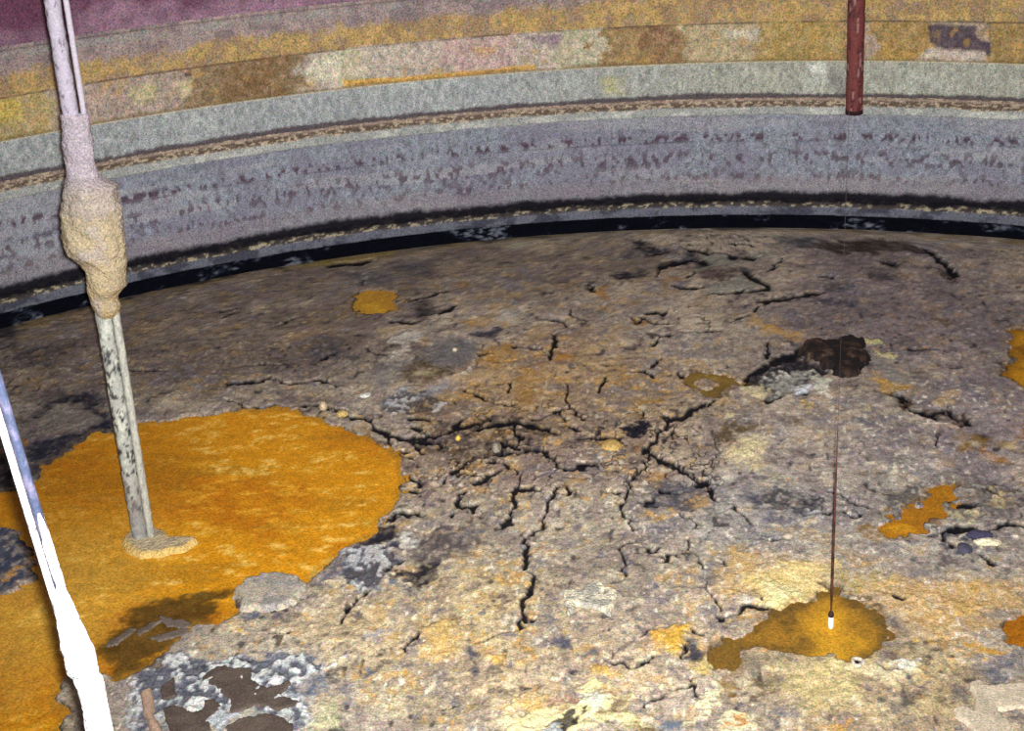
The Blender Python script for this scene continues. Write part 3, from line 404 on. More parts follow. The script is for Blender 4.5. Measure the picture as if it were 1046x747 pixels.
    C = mixc(C, K(30, 28, 34), 0.8*sst(R-0.16, R-0.02, rad+(n_b-.5)*0.3)*sst(.46, .56, n_f))
    Hh = 0.05*(fbm(X, Y, 1.6, 11, 3)-.5) + 0.026*(n_b-.5) + 0.015*(n_c-.5) + 0.010*(n_d-.5)
    flat = np.zeros(X.shape)
    for poly, col, op, soft, mot in ST:
        W = np.array(wpoly(poly)); s = sl(W[:, 0].min()-.35, W[:, 0].max()+.35, W[:, 1].min()-.35, W[:, 1].max()+.35)
        if s is None: continue
        d = poly_sd(PX[s], PY[s], W)
        mk = op*sst(-soft*.6, soft*.6, d+(n_d[s]-.5)*.10)
        if mot != 0:
            fld = n_c[s]*.35+n_f[s]*.15+g1[s]*.30+g4[s]*.20
            if mot < 0: fld = 1-fld
            mk = mk*(1-abs(mot)*(.6 if col.mean() < .06 and mot > 0 else 1)*sst(.44, .62, fld))
        C[s] = mixc(C[s], col*((0.70+0.6*n_c[s])*(.35+.65*gr[s]))[..., None], mk)
        lum = float(col.mean())
        Hh[s] += (0.012 if lum > .35 else (-0.014 if lum < .05 else 0))*mk
    # pools sink the crust, cracks cut it
    deep = np.zeros(X.shape)
    for pl in POOLS:
        W = np.array(wpoly(pl)); s = sl(W[:, 0].min()-.5, W[:, 0].max()+.5, W[:, 1].min()-.5, W[:, 1].max()+.5)
        d = poly_sd(PX[s]*.7+X[s]*.3, PY[s]*.7+Y[s]*.3, W)
        d = d + (n_c[s]-.5)*(.05 if pl is POOL else .12) + (g4[s]-.5)*(.03 if pl is POOL else .06)
        if pl is RINGPOOL: d = np.minimum(d, -poly_sd(PX[s], PY[s], np.array(wpoly(RINGISL))))
        if pl is POOL: d = np.minimum(d, -poly_sd(PX[s], PY[s], np.array(wpoly(ISLAND))))
        deep[s] = np.maximum(deep[s], sst(-0.02, 0.02, d))
        flat[s] = np.maximum(flat[s], sst(-0.30, 0.0, d))
        C[s] = mixc(C[s], K(150, 112, 40), (0.15 if pl is POOL else .5)*sst(-0.12, 0.03, d)*sst(.42, .52, n_c[s]))
        C[s] = mixc(C[s], K(48, 40, 36), 0.75*sst(-0.05, -0.01, d)*sst(.40, .55, n_f[s]))
        Hh[s] += 0.004*sst(-0.30, -0.04, d)*(1-sst(-.03, .02, d))
    Hh = np.where(flat > 0, Hh*(1-flat)+np.maximum(Hh, 0.004)*flat, Hh)
    Hh = Hh*(1-deep) - 0.05*deep
    cut = np.zeros(X.shape)
    for line, wpx in CR:
        for a, b, k in wline(line):
            hw = 0.5*wpx*k*0.98; mg = hw*2+.09
            s = sl(min(a[0], b[0])-mg, max(a[0], b[0])+mg, min(a[1], b[1])-mg, max(a[1], b[1])+mg)
            if s is None: continue
            d = seg_d(CX[s], CY[s], a, b)
            hv = hw*(0.15+1.1*n_f[s]+.6*g4[s])
            cut[s] = np.maximum(cut[s], 1-sst(0.55, 1.15, d/hv))
    C = mixc(C, K(13, 13, 21), 0.98*cut*(1-deep)); Hh -= 0.03*cut*(1-deep)
    # crackle: fine black splinters around the big cracks
    z1, z2, z3 = fl(525, 455), fl(690, 470), fl(690, 275)
    zone = np.clip(np.exp(-(((X-z1[0])/1.25)**2+((Y-z1[1])/1.1)**2))+.8*np.exp(-(((X-z2[0])/.7)**2+((Y-z2[1])/.9)**2))+.7*np.exp(-(((X-z3[0])/1.1)**2+((Y-z3[1])/.9)**2)), 0, 1)
    v1 = np.abs(fbm(X+.1*fx, Y*.7+.1*fy, 0.34, 21, 4, .6)-.5); v2 = np.abs(fbm(X, Y*.6, 0.22, 22, 3, .6)-.5)
    crk = np.maximum(1-sst(.006, .020, v1), 1-sst(.005, .016, v2))*sst(.42, .56, n_f*.5+n_b*.5+.22*(zone-.5))*zone*(1-deep)
    C = mixc(C, K(18, 17, 26), .9*np.clip(crk*1.3, 0, 1)); Hh -= .010*crk
    # a faint web of hairlines over the whole crust
    vein = np.abs(fbm(X, Y, 0.8, 21, 4, .55)-.5); hair = 0*vein
    C = mixc(C, K(50, 46, 52), 0.0*hair)
    Hh *= sst(R+0.0, R-0.25, rad)*0.8+0.2
    V = np.stack([X, Y, Hh], -1)
    o = mesh_grid('floor', V, C, M_CRUST)
    o['kind'] = 'structure'; o['label'] = 'cracked grey-brown dried waste crust covering the tank bottom'
    return o
build_floor()

# ---------------------------------------------------------------- round tank wall
TH = np.radians(np.concatenate([np.arange(-180, -54, 2.0), np.linspace(-54, 30, 1240), np.arange(32, 180, 2.0)]))
wall = empty('wall_round'); wall['kind'] = 'structure'; wall['label'] = 'round tank wall of pitted steel liner below stained concrete'
def band(name, prof, colf, mat, zstep=0.0145, rough=0.0, nsd=30, label=None, parent=wall, roughz=0.0):
    """revolve a profile [(radius, z), ...] from the bottom up"""
    pr = [np.array(prof[0])]
    for a, b in zip(prof[:-1], prof[1:]):
        a, b = np.array(a), np.array(b); k = max(1, int(np.linalg.norm(b-a)/zstep))
        pr += [a+(b-a)*(i+1)/k for i in range(k)]
    pr = np.array(pr); S = R*TH[None, :] + 0*pr[:, :1]; Z = pr[:, 1:2] + 0*TH[None, :]
    rr = pr[:, :1] + 0*TH[None, :]
    if rough > 0: rr = rr - rough*(fbm(S, Z+3*rr, 0.10, nsd, 3, .6)-.35)
    if roughz > 0: Z = Z + roughz*(fbm(S, Z*0+rr*5, 0.22, nsd+1, 4, .6)-.5)
    V = np.stack([rr*np.sin(TH), rr*np.cos(TH), Z], -1)
    C = colf(S, Z, rr)
    o = mesh_grid(name, V, C, mat, parent, closed_u=True)
    if label: o['label'] = label
    return o
def wl_poly(pts): return np.array([wl(*p) for p in pts])
def wstain(C, S, Z, items, wrp=0.10, sd=50):
    n1 = fbm(S, Z, 0.16, sd, 4, .6); n2 = fbm(S, Z, 0.16, sd+1, 4, .6); n3 = fbm(S, Z, 0.07, sd+2, 3, .6)
    for col, op, soft, mot, pts in items:
        W = wl_poly(pts); d = poly_sd(S+wrp*2*(n1-.5), Z+wrp*(n2-.5), W)
        mk = op*sst(-soft, soft, d)*(1-mot*sst(.42, .60, n3))
        C = mixc(C, K(*col)*(0.75+0.5*n3)[..., None], mk)
    return C
def col_tar(S, Z, r):
    n = fbm(S, Z*2, 0.35, 61, 4, .6); k = fbm(S, Z*3, 0.08, 62, 3)
    C = np.empty(S.shape+(3,)); C[:] = K(7, 8, 17)
    C = mixc(C, K(58, 64, 82), 0.8*sst(.54, .70, n)*sst(.40, .62, k))
    C = mixc(C, K(110, 112, 118), 0.6*sst(.60, .72, n)*sst(.5, .65, k))
    return C*(0.6+0.8*k)[..., None]
band('tar_band', [(R+.01, -.12), (R+.01, .24)], col_tar, M_TAR, rough=.03, nsd=33, label='black tarry band between waste and lower ring')
def col_ringlow(S, Z, r):
    n = fbm(S, Z*1.5, 0.30, 63, 4, .6); k = fbm(S, Z+r*2, 0.06, 64, 3, .6)
    C = np.empty(S.shape+(3,)); C[:] = K(98, 100, 112)
    C = mixc(C, K(52, 52, 66), 0.8*sst(.46, .62, n))
    top = sst(.300, .325, Z + (n-.5)*.03)
    deb = mixc(np.broadcast_to(K(66, 60, 58), C.shape).copy(), K(176, 164, 138), sst(.52, .66, k)*.85)
    C = mixc(C, deb, top)
    C = mixc(C, K(16, 15, 24), 0.97*sst(R-.075, R-.04, r+(n-.5)*.07)*top)  # corner shadow painted along the inner edge of the ledge
    return C
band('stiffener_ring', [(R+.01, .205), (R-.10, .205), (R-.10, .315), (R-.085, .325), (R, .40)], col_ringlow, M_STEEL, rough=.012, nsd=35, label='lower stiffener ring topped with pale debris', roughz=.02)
def col_lower(S, Z, r):
    n = fbm(S, Z, 0.5, 65, 4, .55); k = fbm(S, Z, 0.05, 66, 3, .65); p = fbm(S*.8, Z*1.6, 0.13, 67, 3, .6); st_ = fbm(S*.6, Z*6, .8, 68, 3)
    C = np.empty(S.shape+(3,)); C[:] = K(132, 136, 148)
    C = C*(0.55+0.9*(.5*k+.5*vn(S/.03, Z/.04, 313)))[..., None]
    C = mixc(C, K(118, 112, 130), .5*sst(.45, .62, n))
    C = mixc(C, K(162, 160, 164), .4*sst(.52, .66, st_))
    row = np.exp(-((Z-1.17)/.06)**2)*.9+np.exp(-((Z-.90)/.14)**2)*.7+np.exp(-((Z-.66)/.07)**2)*.7
    p2 = vn(S/.055, Z/.075, 311)*.6+vn(S/.03, Z/.05, 312)*.4; C = mixc(C, K(76, 58, 70), .9*sst(.60, .72, p2+.22*(p-.5)+.18*row*(n-.1))*np.clip(row*1.2, .25, 1))
    ln = np.exp(-((Z-1.115-.01*(n-.5))/.008)**2)*sst(.45, .6, n); C = mixc(C, K(80, 76, 88), .7*ln)
    C = mixc(C, K(128, 118, 122), .5*sst(.75, .60, Z+(n-.5)*.15))
    C = mixc(C, K(18, 16, 25), .98*sst(.51, .43, Z+(n-.5)*.09+(k-.5)*.05))  # corner shadow above the lower ring, painted into the liner colour
    return C
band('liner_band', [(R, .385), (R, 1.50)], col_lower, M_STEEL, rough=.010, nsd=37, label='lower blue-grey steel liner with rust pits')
def col_ringup(S, Z, r):
    n = fbm(S, Z*1.5, 0.4, 71, 4, .6); k = fbm(S, Z+r*2, 0.05, 72, 3, .6)
    C = np.empty(S.shape+(3,)); C[:] = K(150, 152, 150)
    C = mixc(C, K(196, 198, 190), .6*sst(.5, .68, n)); C = C*(0.75+0.5*k)[..., None]
    top = sst(1.555, 1.575, Z+(n-.5)*.05+(k-.5)*.03)
    deb = mixc(np.broadcast_to(K(98, 84, 74), C.shape).copy(), K(176, 160, 138), sst(.50, .62, k))
    C = mixc(C, deb, top); C = mixc(C, K(166, 146, 134), .8*np.exp(-((Z-1.635)/.012)**2))
    return C
band('stiffener_ring', [(R+.01, 1.465), (R-.10, 1.465), (R-.10, 1.565), (R-.085, 1.575), (R, 1.655)], col_ringup, M_STEEL, rough=.012, nsd=39, label='upper stiffener ring with brown debris on its ledge', roughz=.025)
def col_upper(S, Z, r):
    n = fbm(S, Z, 0.6, 73, 4, .55); k = fbm(S*1.2, Z*.7, 0.05, 74, 3, .65)
    C = np.empty(S.shape+(3,)); C[:] = K(150, 154, 156)
    C = mixc(C, K(158, 158, 144), sst(-3.0, 1.0, S)*.8)
    C = C*(0.50+1.0*(.5*k+.5*vn(S/.03, Z/.05, 314)))[..., None]
    C = mixc(C, K(190, 196, 190), .4*sst(.55, .7, n)*sst(.45, .6, k))
    C = wstain(C, S, Z, [((214, 216, 208), .85, .04, .5, [(826, 64), (845, 64), (843, 74), (832, 74)]), ((206, 210, 204), .7, .04, .6, [(835, 72), (848, 70), (842, 80)]),
                        ((190, 180, 110), .5, .06, .6, [(612, 80), (640, 78), (638, 96), (616, 96)]), ((112, 112, 112), .6, .08, .5, [(846, 72), (866, 74), (864, 98), (850, 96)])], .06, 76)
    C = mixc(C, K(74, 64, 70), .92*sst(1.725, 1.69, Z+(n-.5)*.06+(k-.5)*.03))
    C = mixc(C, K(206, 190, 150), .5*sst(2.07, 2.085, Z))
    return C
band('liner_band', [(R, 1.64), (R-.0, 2.088), (R+.035, 2.092)], col_upper, M_STEEL, rough=.010, nsd=41, label='upper grey-green steel liner above the ring')
xs_ = np.arange(-200, 1300, 50)
def col_patch(S, Z, r):
    n = fbm(S, Z, 0.35, 81, 4, .6); k = fbm(S, Z, 0.07, 82, 3, .65); q = fbm(S, Z, 0.18, 83, 3, .6)
    C = np.empty(S.shape+(3,)); C[:] = K(158, 142, 126)
    def seg(x0, x1): return [(x0, -30), (x1, -30), (x1, 200), (x0, 200)]
    C = wstain(C, S, Z, [((168, 150, 96), .8, .12, .4, seg(-200, 62)), ((164, 146, 136), .9, .1, .2, seg(66, 190)), ((130, 110, 82), .95, .06, .2, seg(192, 318)), ((122, 92, 62), .7, .1, .5, seg(230, 290)),
                        ((178, 166, 154), .95, .06, .15, seg(312, 612)), ((182, 150, 148), .75, .1, .5, seg(455, 525)), ((186, 180, 150), .8, .1, .4, seg(340, 365)), ((176, 172, 140), .75, .08, .5, seg(568, 612)),
                        ((142, 118, 80), .95, .03, .2, seg(611, 702)), ((128, 96, 76), .8, .08, .4, seg(655, 690)), ((172, 156, 122), .9, .08, .3, seg(702, 780)), ((160, 136, 82), .95, .06, .2, seg(780, 862)),
                        ((148, 122, 100), .8, .06, .3, seg(856, 870)), ((156, 128, 76), .95, .04, .2, seg(884, 950)), ((152, 126, 76), .95, .04, .25, seg(1004, 1300))], .32, 84)
    C = wstain(C, S, Z, [((128, 106, 124), .9, .03, .3, [(538, 38), (574, 36), (570, 46), (548, 46)]), ((84, 72, 82), .98, .02, .05, [(946, 28), (955, 26), (999, 27), (997, 36), (1003, 42), (1010, 44), (1012, 56), (1000, 53), (975, 50), (962, 52), (950, 44)]),
                        ((196, 184, 172), .9, .03, .3, [(928, 64), (950, 50), (966, 52), (1006, 54), (1008, 66)]), ((206, 200, 176), .8, .04, .5, [(312, 72), (322, 58), (340, 54), (352, 62), (345, 82), (316, 86)]),
                        ((184, 178, 130), .8, .05, .5, [(130, 90), (165, 84), (160, 104), (136, 106)]), ((192, 182, 142), .8, .03, .4, [(180, 84), (196, 82), (198, 96), (186, 104)]), ((60, 50, 60), .95, .02, .1, [(188, 74), (197, 72), (196, 78), (189, 79)]),
                        ((192, 168, 82), .85, .05, .4, [(-20, 104), (20, 100), (24, 122), (-20, 130)]), ((200, 196, 178), .7, .04, .5, [(738, 32), (776, 30), (770, 44), (742, 40)]), ((92, 76, 84), .8, .03, .4, [(150, 60), (200, 52), (196, 58), (160, 66)])], .05, 87)
    strip = wl_poly([(350, 82.5), (400, 80), (460, 74.5), (500, 71), (548, 66), (548, 71.5), (500, 76), (450, 81), (400, 85.5), (352, 90)])
    C = mixc(C, K(196, 152, 74), .9*sst(-.015, .015, poly_sd(S+.04*(q-.5), Z+.03*(q-.5), strip)))
    C = C*(0.55+0.9*(.5*k+.5*vn(S/.035, Z/.05, 317)))[..., None]
    C = mixc(C, K(180, 142, 76), .5*sst(.58, .70, q)*sst(.4, .6, n))
    C = mixc(C, K(110, 92, 62), .6*sst(2.14, 2.10, Z+(n-.5)*.06))
    # golden stripe, mauve concrete above it, purple towards the dome
    g = sst(2.545, 2.565, Z+(n-.5)*.05)
    xr = sst(-3.5, 1.0, S)
    gold = np.broadcast_to(K(172, 144, 94), C.shape)*(0.66+0.68*k)[..., None]
    gold = mixc(gold, K(138, 114, 92), .65*sst(.48, .62, q))
    gold = mixc(gold, K(140, 124, 116), .45*sst(.5, .66, vn(S/.05, Z/.06, 316)*.5+n*.5))
    C = mixc(C, gold, g)
    mv = np.broadcast_to(K(146, 130, 128), C.shape)*(0.66+0.68*k)[..., None]
    mv = mixc(mv, K(112, 98, 104), .6*sst(.50, .64, q))
    C = mixc(C, mv, sst(-.05, .07, Z-2.80-.10*xr+(n-.5)*.22+(k-.5)*.12)*(1-.25*xr))
    C = mixc(C, K(150, 148, 144), .6*np.exp(-((Z-3.0)/.05)**2)*sst(.4, .6, n))
    C = mixc(C, K(84, 70, 66), .75*np.exp(-((Z-2.548-(n-.5)*.03)/.010)**2)*sst(.36, .55, n))
    return C
band('concrete_band', [(R+.03, 2.085), (R+.03, 2.545), (R+.012, 2.555), (R+.012, 3.05), (R-.02, 3.06), (R-.02, 3.10)], col_patch, M_CONC, rough=.014, nsd=43, label='concrete band stained golden, rust and pinkish white above the liner')

# ---------------------------------------------------------------- dome
def build_dome():
    th = np.radians(np.concatenate([np.arange(-180, -56, 3.0), np.linspace(-56, 32, 420), np.arange(34, 180, 3.0)]))
    ph = np.concatenate([np.linspace(0, .25, 40), np.linspace(.27, math.pi/2-.004, 46)])
    rr = (R-.02)*np.cos(ph)[:, None] + 0*th; zz = 3.09+4.7*np.sin(ph)[:, None] + 0*th
    S = R*th[None, :] + 0*rr; n = fbm(S, zz, .5, 91, 4, .6); k = fbm(S, zz, .09, 92, 3, .6)
    C = np.empty(S.shape+(3,)); C[:] = K(136, 106, 124)
    C = C*(0.55+0.9*k)[..., None]
    C = mixc(C, K(92, 50, 74), .85*sst(.40, .60, n*.6+k*.2+.2*sst(3.1, 3.6, zz)))
    C = mixc(C, K(176, 168, 172), sst(3.9, 5.0, zz))
    V = np.stack([rr*np.sin(th), rr*np.cos(th), zz], -1)
    o = mesh_grid('ceiling', V, C, M_CONC, closed_u=True)
    o['kind'] = 'structure'; o['label'] = 'purple-stained dome rising above the round wall'
build_dome()

# ---------------------------------------------------------------- pools of yellow liquid
def plate(name, poly, mat, colf, z=0.0, h=None, cell=.016, grow=.12, edge=.03, warp=.02, parent=None, sd=100):
    """a low solid with the traced outline: flat pool (h None) or slab of height h standing in the crust"""
    W = np.array(wpoly(poly)); x0, y0 = W.min(0)-grow; x1, y1 = W.max(0)+grow
    X, Y = np.meshgrid(np.arange(x0, x1, cell), np.arange(y0, y1, cell*1.3))
    q1 = fbm(X, Y, .12, sd, 3, .6)-.5; q2 = fbm(X, Y, .12, sd+1, 3, .6)-.5
    d = poly_sd(X+warp*2*q1, Y+warp*3*q2, W)
    if h is None:
        Z = np.full(X.shape, z) + .004*(fbm(X, Y, .25, sd+2, 3)-.5); lim = -grow
    else:
        Z = z + (h+.045)*sst(-edge*1.6, edge*.4, d) - .045 + .35*h*(fbm(X, Y, .16, sd+2, 4, .6)-.5)*sst(0, edge*2, d); lim = -edge*1.6
    ok = d > lim; keep = ok[:-1, :-1] & ok[1:, :-1] & ok[:-1, 1:] & ok[1:, 1:]
    V = np.stack([X, Y, Z], -1); C = colf(X, Y, d)
    return mesh_grid(name, V, C, mat, parent, keep=keep)
WEED = wpoly(T(0, 560, [(500, 560), (520, 510), (600, 440), (640, 390), (760, 290), (800, 310), (950, 270), (1100, 240), (1260, 190), (1270, 230), (1180, 300), (1080, 420), (900, 560), (780, 650), (700, 720), (560, 720)]))
WEEDIN = wpoly(T(0, 560, [(560, 640), (600, 500), (760, 400), (860, 380), (840, 480), (960, 470), (900, 540), (800, 600), (720, 660)]))
def col_pool(X, Y, d):
    n = fbm(X, Y, .9, 101, 4, .55); k = fbm(X*.7+Y*.5, Y*1.4-X*.3, .16, 102, 4, .65); f = fbm(X, Y, .05, 103, 2); s = fbm(X*.45, Y*1.6, .5, 104, 4, .6)
    C = np.empty(X.shape+(3,)); C[:] = K(206, 140, 18)
    C = mixc(C, K(178, 104, 10), .75*sst(.42, .64, n)); C = mixc(C, K(218, 160, 40), .6*sst(.52, .68, k))
    C = mixc(C, K(160, 112, 22), .55*sst(.52, .68, s))
    C = mixc(C, K(224, 184, 92), .8*sst(.54, .68, k)*sst(.45, .65, f)*sst(.40, .56, 1-n))
    p = fl(90, 500); C = mixc(C, K(166, 108, 12), .6*(1-sst(.3, 1.3, np.hypot(X-p[0], (Y-p[1])*.6)+.6*(n-.5))))
    p = fl(30, 620); C = mixc(C, K(206, 164, 70), .55*(1-sst(.3, 1.2, np.hypot(X-p[0], (Y-p[1])*.6)+1.2*(k-.5))))
    wd = poly_sd(X+.25*(k-.5), Y+.35*(s-.5), np.array(WEED)); wi = poly_sd(X+.15*(k-.5), Y+.2*(s-.5), np.array(WEEDIN))
    C = mixc(C, K(74, 54, 16)*(0.4+1.2*f)[..., None], .92*sst(-.07, .08, wd+(f-.5)*.2))
    C = mixc(C, K(104, 76, 28), .7*sst(-.05, .1, wi)*(.4+f))
    C = C*(.72+.36*f+.2*k)[..., None]
    C = mixc(C, K(150, 112, 40), .5*sst(.07, .0, d))
    return C
tag(plate('yellow_pool', POOL, M_POOL, col_pool, z=-.012, cell=.014, grow=.07), 'large orange-yellow liquid pool around the foot of the crusted pipe', 'pool')
def col_small(base, dark):
    def f(X, Y, d):
        n = fbm(X, Y, .3, 111, 4, .6); k = fbm(X, Y, .07, 112, 3, .6)
        C = np.empty(X.shape+(3,)); C[:] = K(*base); C = mixc(C, K(*dark), .85*sst(.44, .62, n)); C = C*(.75+.5*k)[..., None]
        return mixc(C, K(*dark), .7*sst(.10, .01, d))
    return f
BC = fl(849, 648)
def col_bob(X, Y, d):
    C = col_small((146, 106, 36), (98, 74, 32))(X, Y, d); n = fbm(X, Y, .2, 115, 3, .6)
    q = np.hypot(X-BC[0], (Y-BC[1])*.55)+.3*(n-.5)
    C = mixc(C, K(206, 152, 34), .85*(1-sst(.0, .30, q)))
    C = mixc(C, K(104, 84, 44), .6*np.exp(-((q-.36)/.05)**2)*sst(.4, .6, n)*(X > BC[0]))
    return mixc(C, K(112, 84, 34), .75*sst(BC[0]-.45, BC[0]-.7, X+.2*(n-.5)))
tag(plate('yellow_puddle', BOBPOOL, M_POOL, col_bob, z=-.012, grow=.06, cell=.012), 'golden puddle under the hanging plumb weight, with a narrow brown tail', 'puddle')
tag(plate('yellow_puddle', SMALLPOOL, M_POOL, col_small((196, 150, 40), (172, 126, 40)), z=-.012, grow=.12), 'small round yellow puddle lying alone near the black tar band', 'puddle')
tag(plate('yellow_puddle', MIDPOOL, M_POOL, col_small((198, 140, 28), (158, 104, 22)), z=-.012, grow=.08), 'ragged amber puddle beside the dark purple and cream chips', 'puddle')
tag(plate('yellow_puddle', EDGEPOOL, M_POOL, col_small((192, 122, 18), (150, 92, 16)), z=-.012, grow=.10), 'smooth deep-orange puddle next to the flat cream slab', 'puddle')
tag(plate('yellow_puddle', FARPOOL, M_POOL, col_small((186, 132, 22), (126, 82, 14)), z=-.012, grow=.10), 'brownish amber puddle beyond the rust-brown trail on mauve crust', 'puddle')
tag(plate('yellow_puddle', RINGPOOL, M_POOL, col_small((144, 116, 52), (112, 88, 40)), z=-.012, grow=.06), 'olive-yellow puddle ringing a small grey island near the black lump', 'puddle')

# ---------------------------------------------------------------- slabs and lumps lying in the crust
def col_flat(c, c2=None, amt=.5, ns=.15, sd=121, rim=None):
    def f(X, Y, d):
        n = fbm(X, Y, ns, sd, 4, .6); k = fbm(X, Y, .05, sd+1, 3, .6)
        C = np.empty(X.shape+(3,)); C[:] = K(*c)
        if c2: C = mixc(C, K(*c2), amt*sst(.45, .62, n))
        if rim: C = mixc(C, K(*rim), .8*sst(.045, .0, d))
        return C*(.75+.5*k)[..., None]
    return f
MUD = (92, 80, 72)
GM = 'brown mud plates among white salt'
def mud(pts, label, sd): tag(plate('mud_plate', T(140, 604, pts), M_MUD, col_flat(MUD, (74, 63, 58), .6, .2, sd), h=.028, edge=.014, grow=.06, cell=.010, warp=.03, sd=sd), label, 'mud plate', GM)
mud([(340, 470), (430, 410), (530, 430), (610, 420), (640, 480), (700, 530), (800, 500), (815, 525), (780, 560), (860, 600), (820, 640), (740, 645), (690, 620), (590, 650), (500, 670), (488, 590), (438, 535), (355, 497)], 'largest brown mud plate, jagged, with white salt on its far side', 131)
mud([(475, 745), (565, 692), (690, 668), (770, 678), (830, 718), (850, 800), (480, 810)], 'rounded dark brown mud plate split from the largest one by a thin salt line', 134)
mud([(140, 645), (200, 628), (300, 662), (345, 645), (368, 588), (422, 602), (440, 655), (395, 700), (390, 800), (185, 800), (165, 720)], 'brown mud plate with a vertical crack beside the tan rock', 137)
mud([(128, 522), (190, 474), (204, 580), (134, 606)], 'smallest brown mud plate, just above the tan rock', 140)
tag(plate('tan_rock', T(140, 604, [(28, 560), (76, 540), (88, 620), (84, 680), (122, 740), (138, 800), (98, 790), (38, 640)]), M_MUD, col_flat((176, 148, 128), (158, 130, 112)), h=.05, edge=.02, grow=.06, cell=.010, warp=.01), 'long pinkish-tan rock beside the white crusted slanting pipe', 'rock')
tag(plate('cream_slab', T(846, 604, [(760, 490), (800, 475), (870, 510), (1045, 505), (1150, 500), (1150, 640), (1045, 625), (900, 640), (970, 700), (960, 800), (820, 800), (670, 640), (720, 620), (790, 650), (780, 560)]), M_MUD, col_flat((196, 182, 160), (182, 168, 146), .5), h=.018, edge=.015, grow=.06, cell=.010, warp=.03), 'flat smooth cream-coloured slab with a jagged outline', 'slab')
tag(plate('crust_boulder', T(160, 540, [(500, 268), (600, 262), (700, 264), (760, 280), (785, 325), (740, 400), (640, 440), (520, 450), (450, 430), (425, 345), (460, 310)]), M_CRUST, col_flat((170, 160, 144), (112, 116, 126), .5, .2, 145), h=.045, edge=.03, grow=.08, cell=.010, warp=.05), 'rounded grey crust boulder jutting into the big yellow pool', 'crust lump')
for pts, lb, sd in (([(740, 440), (800, 398), (842, 378), (836, 402), (765, 448)], 'thin grey slab awash in the weedy brown part of the pool, middle of three', 151), ([(858, 365), (960, 382), (988, 410), (950, 432), (900, 412)], 'pointed grey slab awash in the pool, closest to the crust boulder', 154), ([(580, 500), (680, 428), (705, 432), (640, 492), (600, 505)], 'long grey slab awash in the pool, closest to the white slanting pipe', 157), ([(810, 480), (880, 448), (975, 440), (960, 465), (860, 485)], 'flat dull slab at the shore, below the pointed grey slab', 160)):
    cx_, cy_ = np.mean(pts, 0); pts = [(cx_+(x-cx_)*1.4, cy_+(y-cy_)*1.35) for x, y in pts]
    tag(plate('grey_slab', T(0, 560, pts), M_MUD, col_flat((104, 92, 84), (86, 76, 66), .7, .1), z=-.01, h=.010, edge=.008, grow=.05, cell=.008, warp=.035, sd=sd), lb, 'slab', 'grey slabs awash in the pool')
tag(plate('salt_patch', T(500, 500, [(400, 600), (415, 555), (455, 530), (500, 540), (545, 503), (592, 525), (604, 553), (682, 550), (668, 600), (650, 655), (610, 625), (560, 610), (500, 615), (450, 620), (420, 665)]), M_SALT, col_flat((214, 206, 180), (150, 146, 140), .85, .07, 163), h=.022, edge=.02, grow=.06, cell=.009, warp=.07, sd=163), 'ragged white salt patch on plain grey-tan crust between two long cracks', 'salt patch')

def lump(name, loc, dims, mat, colf, seed, rot=0, amp=.18, sub=3, bottom=-.5, fine=0.12):
    bm = bmesh.new(); bmesh.ops.create_icosphere(bm, subdivisions=sub, radius=1.0)
    V = np.array([v.co[:] for v in bm.verts]); Q = np.array([[v.index for v in f.verts] for f in bm.faces]); bm.free()
    n = fbm(V[:, 0]+V[:, 2]*.7, V[:, 1]-V[:, 2]*.5, .9, seed, 3)-.5; n2 = fbm(V[:, 0]-V[:, 2], V[:, 1]+V[:, 2], .3, seed+1, 3, .6)-.5
    V = V*(1+amp*2*n+fine*2*n2)[:, None]; V[:, 2] = np.maximum(V[:, 2], bottom)
    C = colf(V[:, 0], V[:, 1], V[:, 2], n2)
    V = V*np.array(dims)
    o = mesh_raw(name, V, Q, C, mat); o.location = loc; o.rotation_euler = (0, 0, rot); return o
def lc(c, c2): 
    return lambda x, y, z, n: K(*c)+(K(*c2)-K(*c))*sst(-.1, .12, n)[:, None]
def flz(px, py, z=0): return tuple(fl(px, py, z))
# dark rusty mound with its own blocks
def col_mound(X, Y, d):
    n = fbm(X, Y, .10, 171, 4, .65); C = np.empty(X.shape+(3,)); C[:] = K(26, 21, 22)
    C = mixc(C, K(58, 40, 32), .8*sst(.48, .62, n)); return mixc(C, K(104, 88, 76), .5*sst(.66, .74, n))
tag(plate('rust_mound', T(700, 320, [(600, 205), (660, 178), (760, 165), (850, 165), (920, 160), (945, 215), (965, 265), (920, 300), (885, 340), (800, 332), (740, 300), (715, 250), (640, 230)]), M_MUD, col_mound, h=.075, edge=.05, grow=.12, cell=.010, warp=.09, sd=171), 'black-brown rusty mound behind the plumb line', 'mound')
tag(lump('pebble', flz(373, 404, .02), (.062, .040, .022), M_SALT, lc((214, 212, 206), (190, 186, 180)), 181, .5), 'oval bright white pebble above the big yellow pool', 'pebble')
tag(lump('pebble', flz(625, 455, .008), (.085, .10, .035), M_CRUST, lc((196, 168, 104), (176, 144, 88)), 183, .2, .3), 'blunt yellow pebble at the end of a short black crack', 'pebble')
tag(lump('pebble', flz(330, 415.5, .03), (.04, .05, .05), M_SALT, lc((196, 178, 146), (170, 150, 118)), 185), 'tan pebble lodged in the crack along the pool shore', 'pebble')
tag(lump('pebble', flz(350, 423, .025), (.055, .05, .035), M_SALT, lc((198, 172, 110), (180, 150, 96)), 187), 'flat ochre pebble between crack and big pool', 'pebble')
tag(lump('pebble', flz(468, 448, .03), (.025, .03, .03), M_SALT, lc((226, 196, 92), (214, 180, 84)), 189), 'tiny bright yellow pebble among the black cracks', 'pebble')
tag(lump('pebble', flz(507, 458, .03), (.045, .06, .05), M_SALT, lc((150, 140, 124), (126, 118, 108)), 191), 'grey pebble sitting in the widest black crack hole', 'pebble')
